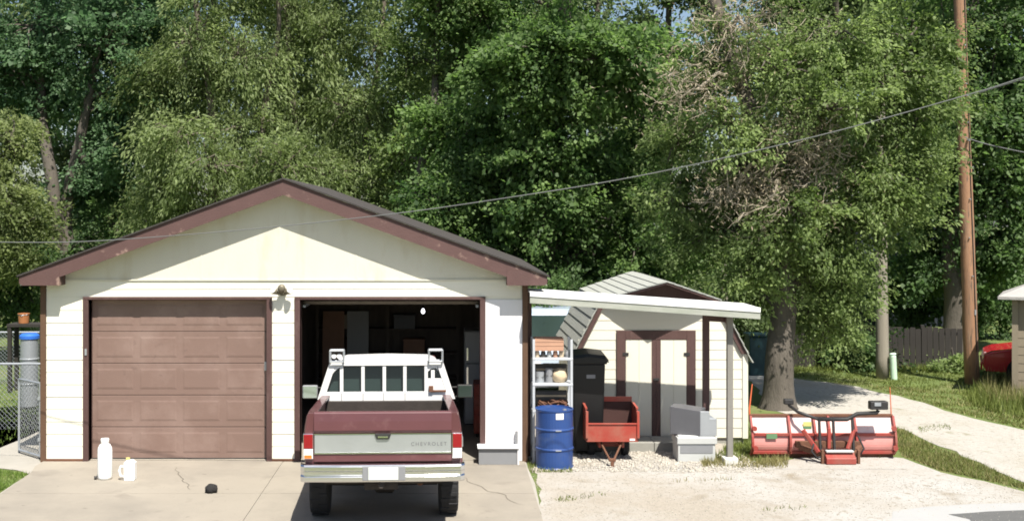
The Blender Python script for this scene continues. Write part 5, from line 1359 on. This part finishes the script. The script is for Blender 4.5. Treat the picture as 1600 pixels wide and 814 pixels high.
def tree(name, label, base, trunks, lobes, leafm, barkm="bark", nclump=34, per=150, crad=0.5, lsize=0.14, aspect=0.6, droop=0.3, hang=0.0, tr=0.25, group=None, dead=None, cat="tree", limbs=True, bias=0.0):
    """lobes: list of (centre xyz, (rx,ry,rz), density)"""
    bx, by = base
    t = thing(name, label, cat, (bx, by, 0), group)
    org = np.array([bx, by, 0.0])
    tk = B()
    tips = []
    for pts, r0 in trunks:
        ps = cr_spline([Vector(p) for p in pts], 5)
        n = len(ps)
        rad = [r0 * (1 - 0.72 * i / (n - 1)) for i in range(n)]
        rad[0] *= 1.55; rad[1] *= 1.22; rad[2] *= 1.07
        tk.tube(ps, rad, 12); tips += [(p, rad[i]) for i, p in enumerate(ps)][max(2, n // 4):]
    V = []; Fc = []; TT = []; off = 0
    cps = np.array([list(p) for p, _ in tips]); crs = np.array([r for _, r in tips])
    for (c, rr, dens) in lobes:
        c = np.array(c); rr = np.array(rr)
        # limb to the lobe
        if limbs:
            dist = np.linalg.norm(cps - c, axis=1) + np.maximum(0, cps[:, 2] - c[2]) * 1.5
            i = int(np.argmin(dist)); a = Vector(cps[i]); e = Vector(c)
            m1 = a.lerp(e, 0.5) + Vector((random.uniform(-.2, .2), random.uniform(-.2, .2), 0.18 * (e - a).length))
            r0 = min(crs[i] * 0.6, 0.13)
            lp_ = cr_spline([a, a.lerp(m1, .5) + Vector((random.uniform(-.1, .1), 0, .05)), m1, e], 4)
            tk.tube(lp_, [r0 * (1 - 0.75 * k / (len(lp_) - 1)) for k in range(len(lp_))], 7)
        nc = max(4, int(nclump * dens)); lobe_t = random.uniform(-0.18, 0.18)
        cl_ = ell_pts(nc, 0.45) * rr + c
        for k in range(0, nc, 2 if limbs else 9999):
            q = Vector(cl_[k])
            if limbs:
                e = Vector(c).lerp(q, 0.1)
                mm = e.lerp(q, 0.55) + Vector((random.uniform(-.15, .15), random.uniform(-.15, .15), random.uniform(0, .2)))
                tk.tube([e, mm, q], [0.035, 0.022, 0.008], 5, False)
        for q in cl_:
            m = int(per * 1.25 * random.uniform(0.6, 1.35))
            cr = crad * random.uniform(0.5, 1.45)
            ax = (q - c) / (np.linalg.norm(q - c) + 1e-6) + rng.normal(size=3) * 0.45; ax[2] -= droop * 0.7
            ax /= np.linalg.norm(ax)
            tt = rng.uniform(-1, 1, (m, 1))
            pts = ax * tt * cr * 1.45 + rng.normal(size=(m, 3)) * np.array([1, 1, 0.6]) * cr * (0.42 - 0.16 * tt)
            pts[:, 2] -= (tt[:, 0] + 1) ** 2 * 0.10 * cr
            if hang:
                pts[:, 2] -= np.abs(rng.normal(size=m)) * hang * 0.7
            pts = pts + q
            d = rng.normal(size=(m, 3)) * 0.75 + ax * 0.9; d[:, 2] -= droop * 0.9
            outw = (pts - c); outw /= np.linalg.norm(outw, axis=1, keepdims=True) + 1e-6
            d += outw * 0.35
            d /= np.linalg.norm(d, axis=1, keepdims=True)
            sz_ = lsize * random.uniform(0.62, 1.3) * rng.uniform(0.45, 1.15, m)
            ct = np.clip(random.uniform(0.12, 0.85) + bias + lobe_t, 0, 1)
            ti = np.clip(ct + rng.normal(size=m) * 0.18, 0, 1)
            v, f, ti = leaves(pts, d, sz_, aspect, ti)
            V.append(v); Fc.append(f + off); TT.append(ti); off += len(v)
    tk.build("trunk", barkm, t, smooth=True)
    cw = np_mesh("crown", np.vstack(V), np.vstack(Fc), leafm, np.concatenate(TT), t, org)
    if dead:
        db = B()
        for (c, spread, n) in dead:
            c = Vector(c)
            dist = np.linalg.norm(cps - np.array(c), axis=1); a = Vector(cps[int(np.argmin(dist))])
            mm = a.lerp(c, 0.6) + Vector((0, -0.2, 0.25))
            db.tube([a, mm, c], [0.06, 0.04, 0.03], 6)
            for k in range(n):
                s0 = c + Vector((random.gauss(0, .75) * spread, random.gauss(0, .45) * spread, random.gauss(0, .45) * spread))
                d0 = Vector((random.gauss(-0.25, 1), random.gauss(-.3, .6), random.gauss(-0.15, .6))).normalized()
                pts = [s0]; L_ = random.uniform(0.25, 0.6)
                for j in range(3):
                    d0 = (d0 + Vector((random.gauss(0, .3), random.gauss(0, .3), random.gauss(-.05, .3)))).normalized(); pts.append(pts[-1] + d0 * L_ / 3)
                db.tube(pts, [0.011, 0.009, 0.006, 0.003], 4, False)
                for j in range(3):
                    s1 = pts[1].lerp(pts[3], random.uniform(0, 1)); e1 = s1 + d0 * 0.12 + Vector((random.gauss(0, .11), random.gauss(0, .11), random.gauss(0, .1)))
                    db.tube([s1, e1], [0.006, 0.003], 3, False)
        db.build("dead_branches", "dead_wood", t)
        DV = []; DF = []; DT = []; off = 0
        for (c, spread, n) in dead:
            m = n * 26
            pts = rng.normal(size=(m, 3)) * np.array([1.0, .5, .7]) * spread + np.array(c)
            d = rng.normal(size=(m, 3)); d[:, 2] -= 0.5; d /= np.linalg.norm(d, axis=1, keepdims=True)
            v, f, ti = leaves(pts, d, rng.uniform(.05, .13, m), 0.22, rng.uniform(0, 1, m))
            DV.append(v); DF.append(f + off); DT.append(ti); off += len(v)
        stuff(np_mesh("dry_leaves", np.vstack(DV), np.vstack(DF), "dead_twig", np.concatenate(DT), t, org))
    return t

def LB(Y, items, ky=1.0):
    out = []
    for it in items:
        u, v, rx, rz = it[:4]; dy_ = it[4] if len(it) > 4 else 0.0; dens = it[5] if len(it) > 5 else 1.0
        c = P(u, v, Y + dy_); s = F / (Y + dy_)
        out.append(((c.x, c.y, c.z), (rx / s, rx / s * ky * 0.8, rz / s), dens))
    return out
def TP(Y, pts): 
    r = [P(u + (random.uniform(-9, 9) if i > 1 else 0), v, Y + (random.uniform(-.4, .4) if i > 1 else 0)) for i, (u, v) in enumerate(pts)]; r[0].z = -0.1
    return r

Y = 33.0
tree("cottonwood_tree", "blue-green broadleaf tree with twin trunks left of the garage", (GX(100, Y), Y),
     [(TP(Y, [(82, 545), (86, 420), (88, 300), (72, 180), (60, 60), (55, -60)]), 0.26), (TP(Y, [(118, 545), (112, 430), (112, 330), (128, 200), (150, 90), (170, -60)]), 0.24)],
     LB(Y, [(60, 40, 90, 70), (160, 70, 90, 70, -0.6), (230, 140, 60, 80, -0.4), (30, 120, 80, 70, 0.4), (200, 240, 70, 50), (150, 300, 60, 40, 0.8), (110, -60, 180, 70, 0, 1.2), (235, 20, 70, 60), (-40, 60, 60, 100), (205, 180, 55, 60, 1.0), (60, 170, 50, 40, 1.5, .6)]),
     "leaf_blue", nclump=30, per=150, crad=0.5, lsize=0.15, aspect=0.8, droop=0.4)
Y = 29.0
tree("box_elder_tree", "small yellow-green tree at the edge of the yard beyond the fence", (GX(-30, Y), Y),
     [(TP(Y, [(-30, 575), (-25, 480), (-15, 400), (5, 300), (10, 220)]), 0.14)],
     LB(Y, [(10, 310, 50, 50), (40, 350, 36, 34), (-20, 380, 50, 50), (20, 225, 40, 50), (-30, 260, 50, 60), (25, 400, 26, 22)]),
     "leaf_yellow", nclump=24, per=130, crad=0.4, lsize=0.12, aspect=0.5)
Y = 31.0
tree("elm_tree", "feathery light green elm right behind the left slope of the garage roof", (GX(345, Y), Y),
     [(TP(Y, [(345, 560), (342, 420), (335, 280), (320, 150), (300, 20), (295, -60)]), 0.19), (TP(Y, [(352, 560), (365, 400), (410, 250), (425, 150), (432, 40), (430, -60)]), 0.15)],
     LB(Y, [(300, 70, 70, 60), (275, 215, 60, 50, -0.8), (330, 260, 70, 45, -1.2), (385, 200, 60, 60), (375, 90, 70, 60), (335, -50, 130, 50, 0, 1.2), (440, 260, 60, 60, -1.0), (320, 150, 50, 50, 0.5), (260, 300, 50, 40), (420, 330, 60, 40), (250, 120, 50, 60, 0.6), (310, 330, 70, 35, 0.6), (440, 120, 45, 60, .8), (470, 20, 60, 55, 1.2), (400, -10, 60, 50, 1.0)]),
     "leaf_elm", "bark_pale", nclump=30, per=150, crad=0.5, lsize=0.15, aspect=0.32, droop=0.9, hang=0.25)
Y = 32.0
tree("elm_tree", "feathery light green elm with leaning limbs behind the garage roof peak", (GX(505, Y), Y),
     [(TP(Y, [(505, 555), (500, 400), (480, 270), (462, 150), (452, 30), (448, -60)]), 0.17), (TP(Y, [(515, 555), (530, 380), (560, 230), (585, 110), (600, 0), (605, -60)]), 0.15)],
     LB(Y, [(500, 60, 60, 60), (540, 170, 60, 60, -0.6), (500, 270, 60, 50, -1.0), (580, 260, 60, 50, -0.6), (590, 70, 60, 70), (540, -50, 130, 50, 0, 1.2), (570, 340, 70, 40), (480, 180, 45, 60, 0.5), (620, 180, 50, 50), (640, 300, 45, 55)]),
     "leaf_elm", "bark_pale", nclump=30, per=150, crad=0.5, lsize=0.15, aspect=0.32, droop=0.9, hang=0.25, bias=-0.05)
Y = 29.5
tree("slender_tree", "slender tree with dark bare leaning trunk beside the right roof slope", (GX(640, Y), Y),
     [(TP(Y, [(628, 570), (640, 400), (655, 280), (668, 190), (680, 100), (690, 0), (695, -60)]), 0.17)],
     LB(Y, [(690, 30, 60, 50, 0.5), (650, 330, 50, 45, 0.8), (720, 120, 45, 45, 0.5), (640, 100, 45, 50, 0.6), (620, 260, 35, 55, 0.6), (680, 360, 50, 40, 0.4), (690, -50, 80, 45)]),
     "leaf_ash", nclump=26, per=130, crad=0.45, lsize=0.13, aspect=0.5, bias=-0.1)
Y = 28.0
tree("maple_tree", "dense deep green maple with bright sunlit top behind the awning", (GX(850, Y), Y),
     [(TP(Y, [(850, 584), (850, 450), (855, 320), (865, 200), (880, 80), (885, -60)]), 0.34)],
     LB(Y, [(850, 80, 85, 50, -1.6, 1.3), (940, 90, 85, 55, -1.6, 1.3), (1010, 100, 60, 60, -0.8), (790, 110, 60, 45, -1.2), (760, 200, 70, 60, 0.2), (720, 290, 60, 55, 0.4), (800, 300, 80, 60, 0.2), (900, 240, 90, 60, 0.6), (960, 300, 80, 70, 0.2), (880, 370, 90, 55, 0.2), (740, 380, 70, 45, 0.2), (860, -50, 180, 55, 0, 1.2), (980, 390, 70, 50, 0.2), (820, 420, 60, 40, 0.2), (1040, 200, 60, 60, 0.8), (690, 210, 45, 45, .8), (930, 440, 60, 30, 0.6), (1060, 400, 60, 45, 1.0), (760, 20, 70, 55, 1.2), (720, -30, 70, 50, 1.4), (862, 170, 70, 48, -1.1), (850, 245, 75, 50, -0.9), (865, 320, 70, 45, -0.8), (690, 330, 50, 50, -0.4)]),
     "leaf_maple", nclump=32, per=160, crad=0.45, lsize=0.13, aspect=0.8, droop=0.5)
Y = 23.0
tree("ash_tree", "large light green tree with thick straight trunk and dead twigs beside the lane", (GX(1216, Y), Y),
     [(TP(Y, [(1216, 642), (1218, 560), (1220, 470), (1218, 380), (1200, 260), (1160, 130), (1110, -40), (1100, -120)]), 0.31), (TP(Y, [(1219, 500), (1222, 430), (1245, 330), (1275, 220), (1300, 90), (1310, -60)]), 0.17), (TP(Y, [(1218, 480), (1225, 410), (1280, 350), (1340, 290), (1400, 220)]), 0.13)],
     LB(Y, [(1220, 110, 90, 60, -0.6), (1300, 60, 90, 60, -0.4), (1370, 130, 90, 65, -0.6), (1420, 60, 80, 60), (1300, 170, 80, 55, -1.2), (1420, 200, 70, 60, -0.2), (1375, 275, 70, 45, -0.4), (1310, 370, 62, 50, 0.2), (1385, 325, 50, 35, 0.2), (1250, 420, 60, 45, 0.4), (1310, 450, 48, 40, 0.2), (1150, 200, 55, 45, -0.4, .7), (1110, 370, 65, 40, 0.6, .8), (1060, 320, 50, 45, 0.8, .7), (1330, -40, 190, 45, 0, 1.2), (1450, 130, 60, 60, 0.6), (1300, 505, 52, 28, 0.4, .8), (1160, 330, 50, 40, 0.8, .6), (1110, 270, 45, 40, 0.6, .6), (1140, 60, 60, 55, 0.3, .7), (1230, 260, 60, 45, 0.6, .6), (1190, 400, 50, 30, 0.9, .7), (1440, 280, 35, 45, 0.2, .7), (1180, 470, 40, 25, 1.6, .6), (1205, 370, 55, 35, -0.7, .8), (1250, 330, 60, 40, -0.7, .8), (1175, 430, 45, 28, -0.4, .7), (1090, 120, 50, 55, 0.8, .8), (1060, 220, 45, 50, 0.9, .7), (1180, 270, 55, 40, 0.5, .8)], 1.0),
     "leaf_ash", nclump=28, per=170, crad=0.36, lsize=0.10, aspect=0.55, droop=0.5,
     dead=[(P(1215, 315, 22.2), 0.55, 60), (P(1150, 290, 22.6), 0.42, 34), (P(1090, 140, 22.4), 0.6, 40), (P(1250, 205, 22.2), 0.5, 46), (P(1160, 40, 22.4), 0.7, 40), (P(1275, 250, 22.3), 0.45, 34)])
Y = 33.0
tree("oak_tree", "dark green tree with thick shaded trunk behind the orange utility pole", (GX(1492, Y), Y),
     [(TP(Y, [(1492, 547), (1494, 470), (1495, 380), (1500, 250), (1515, 100), (1520, -60)]), 0.38)],
     LB(Y, [(1480, 60, 80, 70), (1560, 60, 80, 80, -0.5), (1550, 190, 70, 70, -0.8), (1480, 200, 70, 60), (1500, 310, 75, 50, 0.4), (1570, 310, 55, 60, -0.6), (1440, 330, 60, 60, 0.6), (1420, 200, 60, 70, 0.6), (1610, 130, 60, 100), (1520, -60, 150, 60, 0, 1.2), (1590, 400, 55, 35, -0.4), (1460, 410, 60, 35, 0.8), (1550, 405, 45, 30, 0.4)]),
     "leaf_dark", nclump=32, per=150, crad=0.55, lsize=0.16, aspect=0.75, droop=0.5)
# far row that closes the view
far = [(-80, 44, 190), (130, 46, 190), (330, 45, 180), (520, 46, 190), (720, 44, 180), (930, 45, 190), (1040, 48, 120), (1240, 47, 130), (1320, 49, 150), (1400, 46, 150), (1600, 45, 190)]
far_where = ["behind the small yellow-green tree", "behind the twin-trunked blue-green tree", "behind the elm over the left roof slope", "behind the elm over the roof peak", "behind the slender bare dark trunk",
             "behind the deep green maple", "in the gap between maple and the big trunk by the lane", "behind the thick trunk beside the lane", "behind the crown with dead twigs", "above the navy house", "behind the tan outbuilding"]
for i, (u, Y, wpx) in enumerate(far):
    its = []
    for k in range(13):
        its.append((u + random.uniform(-.6, .6) * wpx, -110 + 50 * k + random.uniform(-20, 20), wpx * random.uniform(.40, .58), 46, random.uniform(-1.5, 1.5)))
    tree("far_tree", "dull green far-row tree " + far_where[i], (GX(u, Y), Y), [(TP(Y, [(u, 490), (u + 4, 350), (u - 6, 180), (u + 5, -110)]), 0.3)],
         LB(Y, its, 0.7), "leaf_far", nclump=22, per=110, crad=0.75, lsize=0.24, aspect=0.7, group="far row of trees", limbs=True, cat="tree")
# undergrowth and shrubs
def shrub(name, label, u, Y, items, m, lsize=0.12, per=110, crad=0.32, nclump=20, group=None):
    tree(name, label, (GX(u, Y), Y), [([Vector((GX(u, Y), Y, -0.05)), Vector((GX(u, Y) + .05, Y, 0.3)), Vector((GX(u, Y), Y, 0.6))], 0.04)], LB(Y, items), m, nclump=nclump, per=per, crad=crad, lsize=lsize, aspect=0.6, group=group, cat="shrub")
shrub("leafy_shrub", "bright green leafy shrub at the fence left of the orange pole", 1487, 28.4, [(1470, 575, 20, 10), (1495, 572, 26, 12), (1512, 578, 14, 8)], "leaf_ash", 0.10, 70, 0.16, 14)
shrub("leafy_shrub", "dark shrub behind the shed's left corner", 900, 26.5, [(890, 470, 45, 40), (930, 480, 40, 40), (850, 470, 40, 35)], "leaf_dark")
shrub("leafy_shrub", "dull green bush between shed roof and big tree trunk", 1165, 30.0, [(1160, 480, 36, 40), (1190, 520, 32, 40), (1150, 540, 30, 30)], "leaf_far", 0.13)
shrub("leafy_shrub", "dark bush in front of the board fence under the tree crown", 1335, 28.7, [(1330, 540, 34, 26), (1362, 550, 22, 22)], "leaf_dark", 0.11)
shrub("leafy_shrub", "tall dark bush in front of the navy house", 1430, 36.0, [(1420, 440, 40, 35), (1465, 430, 40, 35), (1440, 480, 40, 25), (1390, 460, 26, 40)], "leaf_dark", 0.15)
shrub("leafy_shrub", "dark bush filling the gap behind the red car", 1560, 36.0, [(1545, 470, 40, 40), (1590, 460, 45, 45), (1620, 500, 40, 30), (1530, 500, 30, 26)], "leaf_dark", 0.15)
shrub("leafy_shrub", "dark bush behind the fence left of the garage", 20, 31.0, [(0, 470, 40, 40), (45, 460, 30, 40), (-30, 440, 40, 50), (140, 400, 45, 45, 2.0), (180, 350, 40, 40, 2.0), (60, 400, 40, 40, 1.5), (110, 440, 40, 40, 1.5)], "leaf_dark", 0.14)

for o in bpy.data.objects:
    if '_org' in o: del o['_org']
